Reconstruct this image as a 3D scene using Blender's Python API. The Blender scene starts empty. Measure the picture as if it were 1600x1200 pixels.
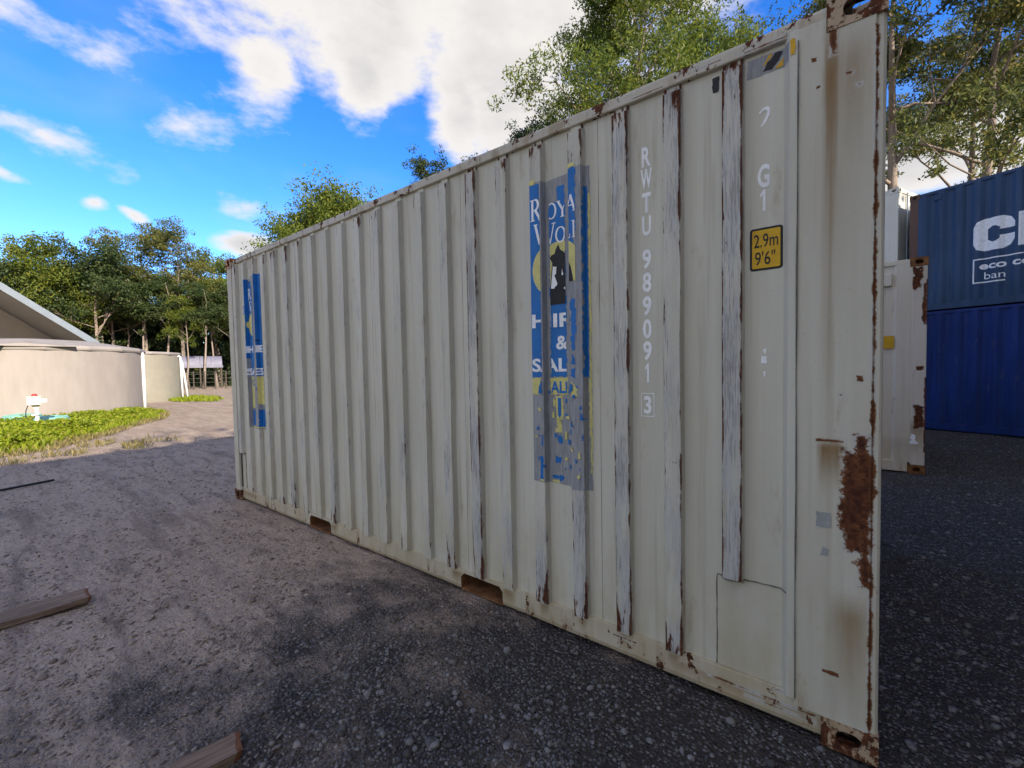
import bpy, bmesh, math, random
import numpy as np
from mathutils import Vector, Matrix, noise as mnoise

scene = bpy.context.scene
col = scene.collection
R = math.radians

# ------------------------------------------------------------------ camera
CAM = np.array([-0.114, -2.067, 1.537])
F_PX = 673.686                                   # focal length in pixels of a 1600 wide picture
AX = np.array([0.79203262, 0.6101785, -0.01914491])
UP = np.array([-0.00815202, 0.04192889, 0.99908734])
FW = np.array([-0.61042434, 0.79115369, -0.03818323])
cam_d = bpy.data.cameras.new('camera'); cam = bpy.data.objects.new('camera', cam_d); col.objects.link(cam)
cam.matrix_world = Matrix(((AX[0], UP[0], -FW[0], CAM[0]), (AX[1], UP[1], -FW[1], CAM[1]), (AX[2], UP[2], -FW[2], CAM[2]), (0, 0, 0, 1)))
cam_d.sensor_fit = 'HORIZONTAL'; cam_d.sensor_width = 36; cam_d.lens = 36 * F_PX / 1600
cam_d.clip_start = 0.05; cam_d.clip_end = 3000
scene.camera = cam

def ray(px, py):
    return FW + AX * (px - 800) / F_PX - UP * (py - 600) / F_PX
def at(px, py, dist):
    d = ray(px, py); return CAM + d * (dist / math.hypot(d[0], d[1]))
def gp(px, py, z=0.0):
    d = ray(px, py); return CAM + d * ((z - CAM[2]) / d[2])

# ------------------------------------------------------------------ sun and exposure
SUN_AZ, SUN_EL = R(-12), R(25.5)                     # azimuth measured from +X towards +Y
sun_dir = Vector((math.cos(SUN_EL) * math.cos(SUN_AZ), math.cos(SUN_EL) * math.sin(SUN_AZ), math.sin(SUN_EL)))
sd = bpy.data.lights.new('sun', 'SUN'); sun = bpy.data.objects.new('sun', sd); col.objects.link(sun)
sd.energy = 2.0; sd.angle = R(0.53); sd.color = (1.0, 0.88, 0.74)
sun.rotation_euler = sun_dir.to_track_quat('Z', 'Y').to_euler()
sun.location = (30, 4, 30)
scene.view_settings.view_transform = 'Standard'; scene.view_settings.look = 'None'
scene.view_settings.gamma = 1; scene.view_settings.use_curve_mapping = False
scene.view_settings.exposure = 2.15
scene.render.engine = 'CYCLES'
scene.cycles.use_denoising = True
scene.cycles.max_bounces = 5; scene.cycles.diffuse_bounces = 3; scene.cycles.glossy_bounces = 2; scene.cycles.transmission_bounces = 3; scene.cycles.transparent_max_bounces = 6
scene.cycles.use_adaptive_sampling = True; scene.cycles.adaptive_threshold = 0.02

# ------------------------------------------------------------------ shader node helpers
class T:
    tree = None
class S:
    def __init__(s, k): s.k = k
    def __add__(a, b): return M('ADD', a, b)
    def __radd__(a, b): return M('ADD', b, a)
    def __sub__(a, b): return M('SUBTRACT', a, b)
    def __rsub__(a, b): return M('SUBTRACT', b, a)
    def __mul__(a, b): return M('MULTIPLY', a, b)
    def __rmul__(a, b): return M('MULTIPLY', b, a)
    def __truediv__(a, b): return M('DIVIDE', a, b)
def put(inp, v):
    if isinstance(v, S): T.tree.links.new(v.k, inp)
    elif isinstance(v, (tuple, list)) and len(v) == 3 and inp.type == 'RGBA': inp.default_value = (*v, 1)
    else: inp.default_value = v
def nd(t, **kw):
    n = T.tree.nodes.new(t)
    for k, v in kw.items(): setattr(n, k, v)
    return n
def M(op, a, b=None, c=None, clamp=False):
    n = nd('ShaderNodeMath', operation=op, use_clamp=clamp); put(n.inputs[0], a)
    if b is not None: put(n.inputs[1], b)
    if c is not None: put(n.inputs[2], c)
    return S(n.outputs[0])
def smooth(x, lo, hi, a=0.0, b=1.0):
    n = nd('ShaderNodeMapRange', interpolation_type='SMOOTHSTEP', clamp=True)
    put(n.inputs[0], x); put(n.inputs[1], lo); put(n.inputs[2], hi); put(n.inputs[3], a); put(n.inputs[4], b)
    return S(n.outputs[0])
def vm(op, a, b=None):
    n = nd('ShaderNodeVectorMath', operation=op); put(n.inputs[0], a)
    if b is not None: put(n.inputs[1], b)
    return S(n.outputs['Value'] if op in ('DOT_PRODUCT', 'LENGTH') else n.outputs[0])
def vs(v, sc): return vm('MULTIPLY', v, sc)
def sep(v):
    n = nd('ShaderNodeSeparateXYZ'); put(n.inputs[0], v); return S(n.outputs[0]), S(n.outputs[1]), S(n.outputs[2])
def comb(x, y, z):
    n = nd('ShaderNodeCombineXYZ'); put(n.inputs[0], x); put(n.inputs[1], y); put(n.inputs[2], z); return S(n.outputs[0])
def noi(v, scale=1.0, detail=4, rough=0.55, dist=0.0):
    n = nd('ShaderNodeTexNoise'); put(n.inputs['Vector'], v); n.inputs['Scale'].default_value = scale
    n.inputs['Detail'].default_value = detail; n.inputs['Roughness'].default_value = rough; n.inputs['Distortion'].default_value = dist
    return S(n.outputs[0])
def vor(v, scale, out='Distance', feature='F1'):
    n = nd('ShaderNodeTexVoronoi', feature=feature); put(n.inputs['Vector'], v); n.inputs['Scale'].default_value = scale
    return S(n.outputs[out])
def mixc(f, a, b):
    n = nd('ShaderNodeMix', data_type='RGBA'); put(n.inputs[0], f); put(n.inputs[6], a); put(n.inputs[7], b); return S(n.outputs[2])
def attr(name):
    n = nd('ShaderNodeAttribute'); n.attribute_name = name; return S(n.outputs['Fac'])
def obco(): return S(nd('ShaderNodeTexCoord').outputs['Object'])
def bump(h, strength=0.3, dist=0.01):
    n = nd('ShaderNodeBump'); put(n.inputs['Height'], h); n.inputs['Strength'].default_value = strength
    n.inputs['Distance'].default_value = dist; return S(n.outputs[0])
def new_mat(name):
    m = bpy.data.materials.new(name); m.use_nodes = True; T.tree = m.node_tree; T.tree.nodes.clear(); return m
def finish(color, rough=0.6, normal=None, metal=0.0, spec=0.3, alpha=None):
    p = nd('ShaderNodeBsdfPrincipled'); put(p.inputs['Base Color'], color); put(p.inputs['Roughness'], rough)
    put(p.inputs['Metallic'], metal); p.inputs['Specular IOR Level'].default_value = spec
    if normal is not None: put(p.inputs['Normal'], normal)
    if alpha is not None: put(p.inputs['Alpha'], alpha)
    o = nd('ShaderNodeOutputMaterial'); T.tree.links.new(p.outputs[0], o.inputs[0]); return p
MAT = {}
def simple(name, c, rough=0.6, var=0.25, scale=6, metal=0.0, spec=0.3, bs=0.15, bd=0.004, stretch=(1, 1, 1)):
    m = new_mat(name); co = vs(obco(), stretch); n = noi(co, scale, 6); n2 = noi(co, scale * 7, 3)
    f = smooth(n * 0.7 + n2 * 0.3, 0.3, 0.7)
    a = tuple(x * (1 - var) for x in c); b = tuple(min(1, x * (1 + var)) for x in c)
    finish(mixc(f, a, b), rough, bump(n2, bs, bd), metal, spec); MAT[name] = m; return m

# ------------------------------------------------------------------ world: sky with broken cloud
def build_world():
    w = bpy.data.worlds.new('World'); scene.world = w; w.use_nodes = True; w.cycles.sampling_method = 'MANUAL'; w.cycles.sample_map_resolution = 256; T.tree = w.node_tree; T.tree.nodes.clear()
    sky = nd('ShaderNodeTexSky', sky_type='NISHITA'); sky.sun_disc = False
    sky.sun_elevation = SUN_EL; sky.sun_rotation = math.pi / 2 - SUN_AZ
    sky.altitude = 0; sky.air_density = 1.0; sky.dust_density = 0.3; sky.ozone_density = 4.0
    hs = nd('ShaderNodeHueSaturation'); hs.inputs['Hue'].default_value = 0.516; hs.inputs['Saturation'].default_value = 1.30; hs.inputs['Value'].default_value = 1.0
    T.tree.links.new(sky.outputs[0], hs.inputs['Color'])
    d = S(nd('ShaderNodeTexCoord').outputs['Generated'])
    _, _, dz = sep(d)
    # fbm on a cloud deck seen in perspective
    deck = vs(d, (1, 1, 1.9))
    warp = noi(deck, 2.1, 2)
    n1 = noi(deck, 2.6, 6, 0.56, 0.0); n2 = noi(vs(d, (1, 1, 2.2)), 7.0, 6, 0.62, 0.0)
    fb = n1 * 0.54 + n2 * 0.46
    cov = None
    # the clouds of this sky: centre px, py, half widths in radians along / across, tilt, weight
    blobs = [(420, -40, .30, .15, .25, 1.0), (280, 0, .16, .09, -.5, .70), (560, 25, .26, .17, 0, 1.05), (415, 105, .09, .11, -.3, .95), (565, 110, .075, .14, 0, 1.0), (800, 60, .24, .26, 0, 1.15),
             (715, 165, .10, .13, 0, 1.0), (980, -60, .35, .25, 0, 1.0), (70, 212, .20, .055, -.30, .86), (-140, 120, .2, .06, -.3, .8), (60, 20, .40, .14, -.3, .55), (385, 384, .08, .034, -.1, 1.0),
             (148, 316, .03, .02, 0, .8), (210, 337, .04, .018, -.5, .8), (355, 330, .10, .045, 0, .62),
             (1480, 250, .3, .07, 0, 1.0), (1700, 120, .3, .1, .2, .9), (0, 268, .06, .02, -.2, .8)]
    for px, py, a, b, tilt, wgt in blobs:
        c = ray(px, py); c = c / np.linalg.norm(c); t1 = np.cross(c, (0, 0, 1)); t1 /= np.linalg.norm(t1); t2 = np.cross(t1, c)
        e1 = t1 * math.cos(tilt) + t2 * math.sin(tilt); e2 = -t1 * math.sin(tilt) + t2 * math.cos(tilt)
        mp = nd('ShaderNodeMapping', vector_type='TEXTURE'); put(mp.inputs['Vector'], d); mp.inputs['Location'].default_value = tuple(c)
        e3 = np.cross(e1, e2); mp.inputs['Rotation'].default_value = Matrix(((e1[0], e2[0], e3[0]), (e1[1], e2[1], e3[1]), (e1[2], e2[2], e3[2]))).to_euler('XYZ')
        mp.inputs['Scale'].default_value = (a * 1.35, b * 1.35, .6)
        gr = nd('ShaderNodeTexGradient', gradient_type='SPHERICAL'); put(gr.inputs[0], S(mp.outputs[0]))
        g = S(gr.outputs['Fac']) * (wgt * 1.9)
        cov = g if cov is None else M('MAXIMUM', cov, g)
    cov = M('MINIMUM', cov, 1.6) - 0.6
    # behind the view: unseen cumulus cover, thickened to whiten the fill light
    away = smooth(vm('DOT_PRODUCT', d, tuple(FW)), 0.25, -0.1)
    gen = (smooth(noi(deck, 1.3, 3), 0.32, 0.50) * 1.4 - 0.6)
    cov = M('MAXIMUM', cov, gen * away - (1.0 - away) * 0.6)
    dens = cov * 0.62 + (fb - 0.5) * 2.6
    mask = smooth(dens, 0.10, 0.52)
    veil = smooth(noi(vs(d, (1, 1, 2.6)), 1.7, 4, .6), .46, .80) * .22
    mask = M('MAXIMUM', mask, veil) * smooth(dz, -0.02, 0.06)
    # thick middles are greyer underneath, thin rims bright
    thick = smooth(dens + (warp - 0.5) * 1.1, 0.35, 1.0)
    sh = smooth(n2 + (n1 - 0.5) * 0.6, 0.36, 0.66)
    ccol = mixc(thick * (1.0 - sh * 0.55), (2.72, 2.60, 2.46), (1.32, 1.31, 1.32))
    mixn = mixc(mask * 0.97, S(hs.outputs[0]), ccol)
    bg = nd('ShaderNodeBackground'); put(bg.inputs[0], mixn); bg.inputs[1].default_value = 0.08
    o = nd('ShaderNodeOutputWorld'); T.tree.links.new(bg.outputs[0], o.inputs[0])
build_world()

# ------------------------------------------------------------------ object helpers
def tag(o, label=None, cat=None, group=None, kind=None):
    if label: o['label'] = label
    if cat: o['category'] = cat
    if group: o['group'] = group
    if kind: o['kind'] = kind
    return o
def link(o, parent=None):
    col.objects.link(o)
    if parent is not None: o.parent = parent
    return o
def empty(name, loc=(0, 0, 0), rz=0.0, scale=1.0):
    o = bpy.data.objects.new(name, None); o.location = loc; o.rotation_euler = (0, 0, rz); o.scale = (scale,) * 3
    o.empty_display_size = 0.2; return link(o)
def inst(name, me, parent=None, loc=(0, 0, 0), rot=(0, 0, 0), sc=(1, 1, 1)):
    o = bpy.data.objects.new(name, me); o.location = loc; o.rotation_euler = rot; o.scale = sc; return link(o, parent)
class MB:
    def __init__(s): s.v = []; s.f = []
    def add(s, vs_, fs):
        k = len(s.v); s.v += [tuple(map(float, p)) for p in vs_]; s.f += [tuple(i + k for i in f) for f in fs]; return s
    def box(s, x0, x1, y0, y1, z0, z1):
        return s.add([(x0, y0, z0), (x1, y0, z0), (x1, y1, z0), (x0, y1, z0), (x0, y0, z1), (x1, y0, z1), (x1, y1, z1), (x0, y1, z1)],
                     [(0, 3, 2, 1), (4, 5, 6, 7), (0, 1, 5, 4), (1, 2, 6, 5), (2, 3, 7, 6), (3, 0, 4, 7)])
    def tube(s, pts, rad, n=8, cap=True):
        pts = [Vector(p) for p in pts]; vs_ = []; fs = []; prev = None
        for i, p in enumerate(pts):
            t = (pts[min(i + 1, len(pts) - 1)] - pts[max(i - 1, 0)]).normalized()
            if prev is None: a = t.orthogonal().normalized()
            else: a = (prev - t * prev.dot(t)).normalized()
            prev = a; b = t.cross(a); r = rad[i] if isinstance(rad, (list, tuple)) else rad
            for k in range(n):
                th = 2 * math.pi * k / n; vs_.append(p + a * (r * math.cos(th)) + b * (r * math.sin(th)))
        for i in range(len(pts) - 1):
            for k in range(n):
                k2 = (k + 1) % n; fs.append((i * n + k, i * n + k2, (i + 1) * n + k2, (i + 1) * n + k))
        if cap: fs.append(tuple(range(n - 1, -1, -1))); m = (len(pts) - 1) * n; fs.append(tuple(range(m, m + n)))
        return s.add(vs_, fs)
    def lathe(s, prof, n=32, c=(0, 0), a0=0.0, a1=2 * math.pi):
        full = abs(a1 - a0 - 2 * math.pi) < 1e-6; m = n if full else n + 1; vs_ = []; fs = []
        for r, z in prof:
            for k in range(m):
                th = a0 + (a1 - a0) * k / n; vs_.append((c[0] + r * math.cos(th), c[1] + r * math.sin(th), z))
        for i in range(len(prof) - 1):
            for k in range(n):
                k2 = (k + 1) % m; fs.append((i * m + k, i * m + k2, (i + 1) * m + k2, (i + 1) * m + k))
        return s.add(vs_, fs)
    def mesh(s, name, mat, smooth_=False):
        me = bpy.data.meshes.new(name); me.from_pydata(s.v, [], s.f); me.update()
        if mat is not None: me.materials.append(mat)
        if smooth_: me.polygons.foreach_set('use_smooth', [True] * len(me.polygons))
        return me
    def build(s, name, mat, parent=None, smooth_=False, bevel=0.0):
        o = inst(name, s.mesh(name, mat, smooth_), parent)
        if bevel:
            b = o.modifiers.new('bevel', 'BEVEL'); b.width = bevel; b.segments = 2; b.limit_method = 'ANGLE'
        return o
def fast_mesh(name, verts, faces, mat, rnd=None, smooth_=False):
    """verts (n,3), faces (m,k) numpy"""
    me = bpy.data.meshes.new(name); n = len(verts); m, k = faces.shape
    me.vertices.add(n); me.vertices.foreach_set('co', np.asarray(verts, np.float32).ravel())
    me.loops.add(m * k); me.loops.foreach_set('vertex_index', faces.astype(np.int32).ravel())
    me.polygons.add(m); me.polygons.foreach_set('loop_start', np.arange(0, m * k, k, dtype=np.int32))
    if smooth_: me.polygons.foreach_set('use_smooth', np.ones(m, bool))
    me.update(calc_edges=True)
    if rnd is not None:
        a = me.attributes.new('rnd', 'FLOAT', 'FACE'); a.data.foreach_set('value', np.asarray(rnd, np.float32))
    me.materials.append(mat); me.validate(); return me

# ------------------------------------------------------------------ glyphs from the built-in font, as flat outlines
GL = {}
def glyph(s, bold=0.0):
    key = (s, bold)
    if key in GL: return GL[key]
    cu = bpy.data.curves.new('glyph', 'FONT'); cu.body = s; cu.resolution_u = 4; cu.offset = bold
    o = bpy.data.objects.new('glyph', cu); col.objects.link(o)
    dg = bpy.context.evaluated_depsgraph_get(); me = bpy.data.meshes.new_from_object(o.evaluated_get(dg))
    V = np.array([v.co[:2] for v in me.vertices]); Fc = [tuple(p.vertices) for p in me.polygons]
    bpy.data.objects.remove(o); bpy.data.meshes.remove(me); bpy.data.curves.remove(cu)
    lo, hi = V.min(0), V.max(0); GL[key] = ((V - lo) / (hi - lo), Fc, (hi - lo)[0] / (hi - lo)[1]); return GL[key]
for _s in ('R', 'W', 'T', 'U', '9', '8', '0', '1', '3', 'G'): glyph(_s, 0.028)
glyph('2.9m', 0.004); glyph("9'6\"", 0.004)
for _s in ('HIRE', '&', 'SALES', 'CALL', '13', 'R', 'HI'): glyph(_s, 0.03)
glyph('eco', 0.03); glyph('co', 0.03); glyph('ban', 0.0); glyph('LOCAL', 0.0)
GL[('1', .028)] = (np.array([(.42, 0), (.72, 0), (.72, 1), (.50, 1), (.10, .80), (.10, .64), (.42, .76)]), [(0, 1, 2, 3, 4, 5, 6)], .5)
def put_glyph(s, bold, x0, x1, z0, z1):
    V, Fc, _ = glyph(s, bold); return [(x0 + (x1 - x0) * a, z0 + (z1 - z0) * b) for a, b in V], Fc
def poly(pts): return list(pts), [tuple(range(len(pts)))]
def ragged(pts, amp, step, seed):
    rg = random.Random(seed); out = []
    for i, p in enumerate(pts):
        q = pts[(i + 1) % len(pts)]; L = math.hypot(q[0] - p[0], q[1] - p[1]); n = max(1, int(L / step))
        for k in range(n):
            t = k / n; out.append((p[0] + (q[0] - p[0]) * t + rg.uniform(-amp, amp), p[1] + (q[1] - p[1]) * t + rg.uniform(-amp, amp)))
    return out
from mathutils.geometry import delaunay_2d_cdt
def sheet(name, shapes, mat, parent, off, surf, folds=()):
    """flat print laid on a folded surface: shapes in (x, z), surf(x) gives y; every separate island is a part of its own"""
    vv = []; ff = []
    for vs_, fs in shapes:
        k = len(vv); vv += [Vector((x, z)) for x, z in vs_]
        for f in fs:
            ar = sum(vs_[f[i - 1]][0] * vs_[f[i]][1] - vs_[f[i]][0] * vs_[f[i - 1]][1] for i in range(len(f)))
            ff.append([i + k for i in (f if ar > 0 else tuple(reversed(f)))])
    if not vv: return None
    ov, oe, of, _v, _e, src = delaunay_2d_cdt(vv, [], ff, 1, 1e-6)
    of = [f for f, sr in zip(of, src) if sr]
    par = list(range(len(ov)))
    def find(i):
        while par[i] != i: par[i] = par[par[i]]; i = par[i]
        return i
    for f in of:
        for i in f[1:]: par[find(i)] = find(f[0])
    isl = {}
    for f in of: isl.setdefault(find(f[0]), []).append(f)
    objs = []
    for fs in sorted(isl.values(), key=len, reverse=True):
        bm = bmesh.new(); mp = {}
        for f in fs:
            for i in f:
                if i not in mp: mp[i] = bm.verts.new((ov[i].x, 0, ov[i].y))
            try: bm.faces.new([mp[i] for i in f])
            except ValueError: pass
        ar = sum(f.calc_area() for f in bm.faces)
        if ar < 3e-6: bm.free(); continue
        xs = [v.co.x for v in bm.verts]; lo, hi = min(xs), max(xs)
        for xf in folds:
            if lo < xf < hi:
                bmesh.ops.bisect_plane(bm, geom=bm.verts[:] + bm.edges[:] + bm.faces[:], plane_co=(xf, 0, 0), plane_no=(1, 0, 0), dist=1e-6)
        for v in bm.verts: v.co.y = surf(v.co.x) - off
        for f in bm.faces:
            f.normal_update()
            if f.normal.y > 0: f.normal_flip()
        me = bpy.data.meshes.new(name); bm.to_mesh(me); bm.free(); me.materials.append(mat)
        objs.append(inst(name, me, parent))
    return objs[0] if objs else None

# ------------------------------------------------------------------ materials
RUST_D, RUST_L = (0.050, 0.016, 0.009), (0.15, 0.052, 0.020)
def rust_col(co):
    n = noi(co, 38, 6, 0.65); return mixc(smooth(n, 0.35, 0.68), RUST_D, RUST_L)
def rect_d(x, z, u0, u1, v0, v1):
    dx = M('ABSOLUTE', x - (u0 + u1) / 2) - abs(u1 - u0) / 2; dz = M('ABSOLUTE', z - (v0 + v1) / 2) - abs(v1 - v0) / 2
    return M('MAXIMUM', dx, dz)
def paint(name, c1, c2, rust=0.5, ribs=False, patches=(), stains=(), rough=0.55, primer=(0.39, 0.39, 0.39), dirt=0.35, top_rust=0.0, bot_rust=0.0, H=2.896):
    m = new_mat(name); co = obco(); x, y, z = sep(co); u = x * -1.0
    big = noi(vs(co, (1, 1, .35)), 1.7, 5); streak = noi(vs(co, (26, 26, .8)), 1.0, 5, 0.6); fine = noi(co, 60, 4)
    c = mixc(smooth(big * .65 + streak * .35, .35, .68), c1, c2)
    # drips of grime run down the sheet
    drip = smooth(noi(vs(co, (17, 17, .55)), 1.0, 4, 0.62), .52, .78) * dirt
    c = mixc(drip, c, tuple(a * b for a, b in zip(c1, (.62, .58, .48))))
    c = mixc(smooth(fine, .62, .75) * .25, c, tuple(a * .6 for a in c1))
    splash = smooth(z, .85, .10) * smooth(noi(vs(co, (5, 5, 2)), 1.0, 5, .65), .38, .68) * .5
    c = mixc(splash, c, tuple(a * b for a, b in zip(c1, (.80, .70, .50))))
    rmask = None
    scratch = smooth(noi(vs(co, (9, 9, 55)), 1.0, 5, .7), .71, .76) * .35
    c = mixc(scratch, c, tuple(a * .5 for a in c1))
    if ribs:
        rib, edge, wear = attr('rib'), attr('edge'), attr('wear')
        sc = noi(vs(co, (75, 12, 3.2)), 1.0, 5, .66); pt = noi(vs(co, (6, 6, 1.7)), 1.0, 4)
        scrape = smooth(sc * .5 + pt * .5 + wear * .17 + smooth(z, 1.5, .5) * wear * .06, .60, .70) * rib
        chalk = mixc(smooth(noi(vs(co, (90, 20, 4)), 1, 4, .7), .35, .7), primer, tuple(min(1, a * 1.3) for a in primer))
        c = mixc(scrape * .65, c, chalk)
        dk = smooth(noi(vs(co, (150, 20, 9)), 1.0, 4, .7) * .6 + pt * .4 + wear * .10, .60, .66) * rib
        c = mixc(dk * .45, c, (.13, .115, .11))
        ends = M('ADD', smooth(z, .42, .14) * .20, smooth(z, 2.50, 2.82) * .20)
        low = ends * rib
        rn = noi(vs(co, (34, 14, 7)), 1.0, 5, .68)
        rmask = smooth(rn * .6 + pt * .3 + edge * .01 + edge * wear * .13 + edge * smooth(wear, .6, .95) * .11 + low * (wear * .5 + .35), .60, .66) * M('MAXIMUM', rib, edge)
    sp = noi(vs(co, (11, 11, 8)), 1.0, 5, .72)
    gen = smooth(sp + smooth(z, .35, 0.0) * bot_rust * .16 + smooth(z, H - .25, H) * top_rust * .16, .735 - .06 * rust, .765 - .05 * rust) * min(1.0, rust * 2)
    rmask = gen if rmask is None else M('MAXIMUM', rmask, gen)
    # brown stain that bleeds down from the rust
    up = noi(vs(vm('ADD', co, (0, 0, .05)), (11, 11, 3)), 1.0, 5, .6)
    stain = smooth(up + smooth(z, .35, 0.0) * bot_rust * .14 + smooth(z, H - .3, H) * top_rust * .1, .60, .76) * (.55 * min(1, rust + .2))
    wob = noi(co, 9, 6, .76); wob2 = noi(vs(co, (30, 30, 2.5)), 1.0, 5, .6)
    for (u0, u1, v0, v1, amp, soft, k) in stains:
        dx = M('ABSOLUTE', u - (u0 + u1) / 2) - abs(u1 - u0) / 2 + (wob2 - .5) * amp
        run = smooth(z + (wob2 - .5) * (v1 - v0) * .5, v0 - .1 * (v1 - v0), v1) * smooth(z, v1 + .06 * (v1 - v0), v1 - .22 * (v1 - v0))
        stain = M('MAXIMUM', stain, smooth(dx, soft, -soft) * run * (k * 1.1))
    c = mixc(stain, c, mixc(streak, (.20, .115, .045), (.30, .20, .09)))
    chip = None
    for (u0, u1, v0, v1, amp, soft) in patches:
        d = rect_d(u, z, u0, u1, v0, v1) + (wob - .5) * amp
        rmask = M('MAXIMUM', rmask, smooth(d, soft, -soft)); rim_ = smooth(d, -.016, -.002) * smooth(d, .006, -.002); rim = rim_ if chip is None else M('MAXIMUM', rim, rim_)
        ch = smooth(d, soft + .012, soft + .004); chip = ch if chip is None else M('MAXIMUM', chip, ch)
    if chip is not None: c = mixc(chip * smooth(wob, .45, .6) * .8, c, (.50, .49, .45))
    rc = rust_col(co)
    if chip is not None: rc = mixc(rim * .4, rc, (.24, .095, .032))
    c = mixc(rmask, c, rc)
    hgt = fine * .3 + big * 2.0 + noi(vs(co, (3.5, 3.5, 1.8)), 1.0, 3) * 3.5 + rmask * (noi(co, 90, 5) - .2) * 1.2 - rmask * .4
    finish(c, smooth(rmask, 0, 1, rough, .92), bump(hgt, .35, .006), 0.0, .3)
    MAT[name] = m; return m

paint('main_panel', (.535, .510, .420), (.62, .595, .505), rust=.45, ribs=True, dirt=.7, bot_rust=.2)
paint('main_post', (.52, .49, .39), (.59, .56, .47), rust=.5, bot_rust=.4, top_rust=.4,
      patches=[(.030, .085, 1.10, 1.26, .16, .006), (.026, .118, .80, 1.20, .16, .006), (.026, .066, .68, .90, .14, .006), (.024, .033, .12, 2.74, .050, .003), (.115, .20, 1.225, 1.233, .022, .003),
               (.125, .175, .30, .312, .03, .002), (.07, .085, 2.545, 2.555, .07, .002), (.195, .205, 2.585, 2.592, .04, .002), (.150, .165, 2.69, 2.775, .05, .003), (.12, .13, 1.405, 1.41, .05, .002), (.21, .22, 2.69, 2.70, .05, .002), (.10, .115, 2.60, 2.606, .06, .002), (.06, .075, 1.46, 1.48, .06, .002)],
      stains=[(.142, .184, 1.75, 2.84, .04, .012, 1.0), (.152, .170, 1.0, 2.7, .03, .012, .8), (.165, .18, 1.2, 2.4, .04, .03, .6), (.05, .15, 2.1, 2.76, .12, .05, .6), (.115, .195, 1.02, 1.24, .05, .015, 1.0), (.04, .14, .12, .64, .10, .05, .75), (.10, .2, 1.6, 2.4, .1, .06, .25)])
paint('main_rail', (.50, .445, .325), (.56, .51, .40), rust=.6, bot_rust=.7,
      patches=[(.20, .62, .086, .090, .034, .002), (.20, .45, .060, .062, .02, .002), (.95, 1.08, .10, .106, .03, .002), (.22, .34, .135, .139, .02, .002)],
      stains=[(.1, 6.0, .012, .040, .03, .02, .55), (2.2, 2.3, .02, .13, .05, .03, .8), (1.75, 1.84, .02, .13, .05, .03, .7), (3.8, 3.9, .02, .12, .05, .03, .7), (5.5, 5.9, .02, .12, .05, .05, .7), (1.49, 1.55, .03, .13, .04, .02, .7), (1.24, 1.29, .03, .13, .03, .02, .6), (.74, .79, .03, .13, .03, .02, .7), (1.0, 1.05, .03, .13, .03, .02, .6), (.2, .8, .02, .1, .06, .05, .5)])
paint('main_toprail', (.50, .46, .365), (.56, .52, .42), rust=.7, top_rust=.9, H=2.896,
      patches=[(.28, .46, 2.835, 2.842, .022, .003), (.55, .66, 2.850, 2.853, .02, .002), (.8, .95, 2.838, 2.841, .012, .002)])
paint('main_casting', (.46, .36, .24), (.36, .23, .13), rust=1.7, bot_rust=1.3, top_rust=1.2, dirt=.6)
paint('main_back', (.55, .53, .45), (.6, .58, .5), rust=.5)
paint('white_paint', (.64, .575, .46), (.71, .65, .54), rust=.35, bot_rust=.5, stains=[(.0, 2.0, .0, .5, .3, .2, .25)])
paint('white_post', (.66, .59, .49), (.72, .66, .56), rust=.9, top_rust=1.2,
      patches=[(.02, .12, .62, .92, .16, .008), (.0, .022, .3, 1.3, .05, .004), (.06, .15, 2.48, 2.76, .22, .004), (.01, .05, 2.0, 2.55, .12, .003), (.03, .10, 1.4, 1.45, .10, .002), (.0, .02, 2.0, 2.6, .05, .003)],
      stains=[(.0, .16, .15, .75, .08, .06, .7), (.0, .16, 2.3, 2.8, .1, .06, .4)])
paint('blue_upper', (.024, .056, .125), (.040, .082, .165), rust=.3, dirt=.8, primer=(.1, .15, .2))
paint('blue_upper_post', (.14, .075, .05), (.09, .05, .04), rust=1.2, top_rust=.8)
paint('blue_lower', (.006, .024, .125), (.013, .042, .20), rust=.2, dirt=.8)
paint('cream_paint', (.64, .62, .53), (.70, .68, .59), rust=.28, top_rust=1.0)
simple('weld_dirt', (.16, .145, .12), .8, .4, 20)
simple('dark_steel', (.03, .028, .026), .8, .3, 10)
simple('rusty_steel', (.20, .09, .035), .9, .5, 14, bs=.5)
simple('galvanised', (.40, .44, .48), .4, .15, 8, metal=.6)
simple('print_white', (.88, .885, .89), .6, .12, 20)
simple('print_black', (.022, .022, .024), .6, .3, 20)
simple('print_amber', (.62, .36, .012), .5, .12, 12)
simple('print_blue', (.012, .15, .46), .45, .12, 9)
simple('print_yellow', (.66, .60, .22), .55, .15, 12)
simple('print_grey', (.135, .15, .17), .6, .2, 12, stretch=(1, 1, .3))
simple('glue_residue', (.30, .305, .315), .7, .22, 14, stretch=(6, 6, .7))
simple('seal_grey', (.30, .305, .30), .7, .3, 8)
simple('timber', (.25, .175, .12), .85, .45, 5, bs=.6, bd=.01, stretch=(14, .8, 14))
simple('timber_end', (.20, .085, .04), .85, .45, 30, bs=.6)
simple('tank_wall', (.30, .265, .235), .9, .13, .6, bs=.03, stretch=(1.6, 1.6, .4))
simple('tank_wall_olive', (.29, .27, .21), .8, .10, .8, bs=.05)
simple('tank_lid', (.30, .27, .24), .8, .1, 2)
simple('pvc', (.78, .78, .76), .4, .06, 4)
simple('render_wall', (.45, .40, .34), .85, .10, .8)
simple('roof_steel', (.17, .205, .235), .5, .1, 3)
simple('soffit_steel', (.20, .20, .20), .5, .15, 3)
simple('shelter_roof', (.19, .19, .25), .6, .12, 2)
simple('post_wood', (.075, .062, .05), .9, .3, 6)
simple('fence_wire', (.16, .17, .15), .6, .1, 3, metal=.4)
simple('box_cream', (.66, .62, .48), .5, .08, 8)
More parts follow.
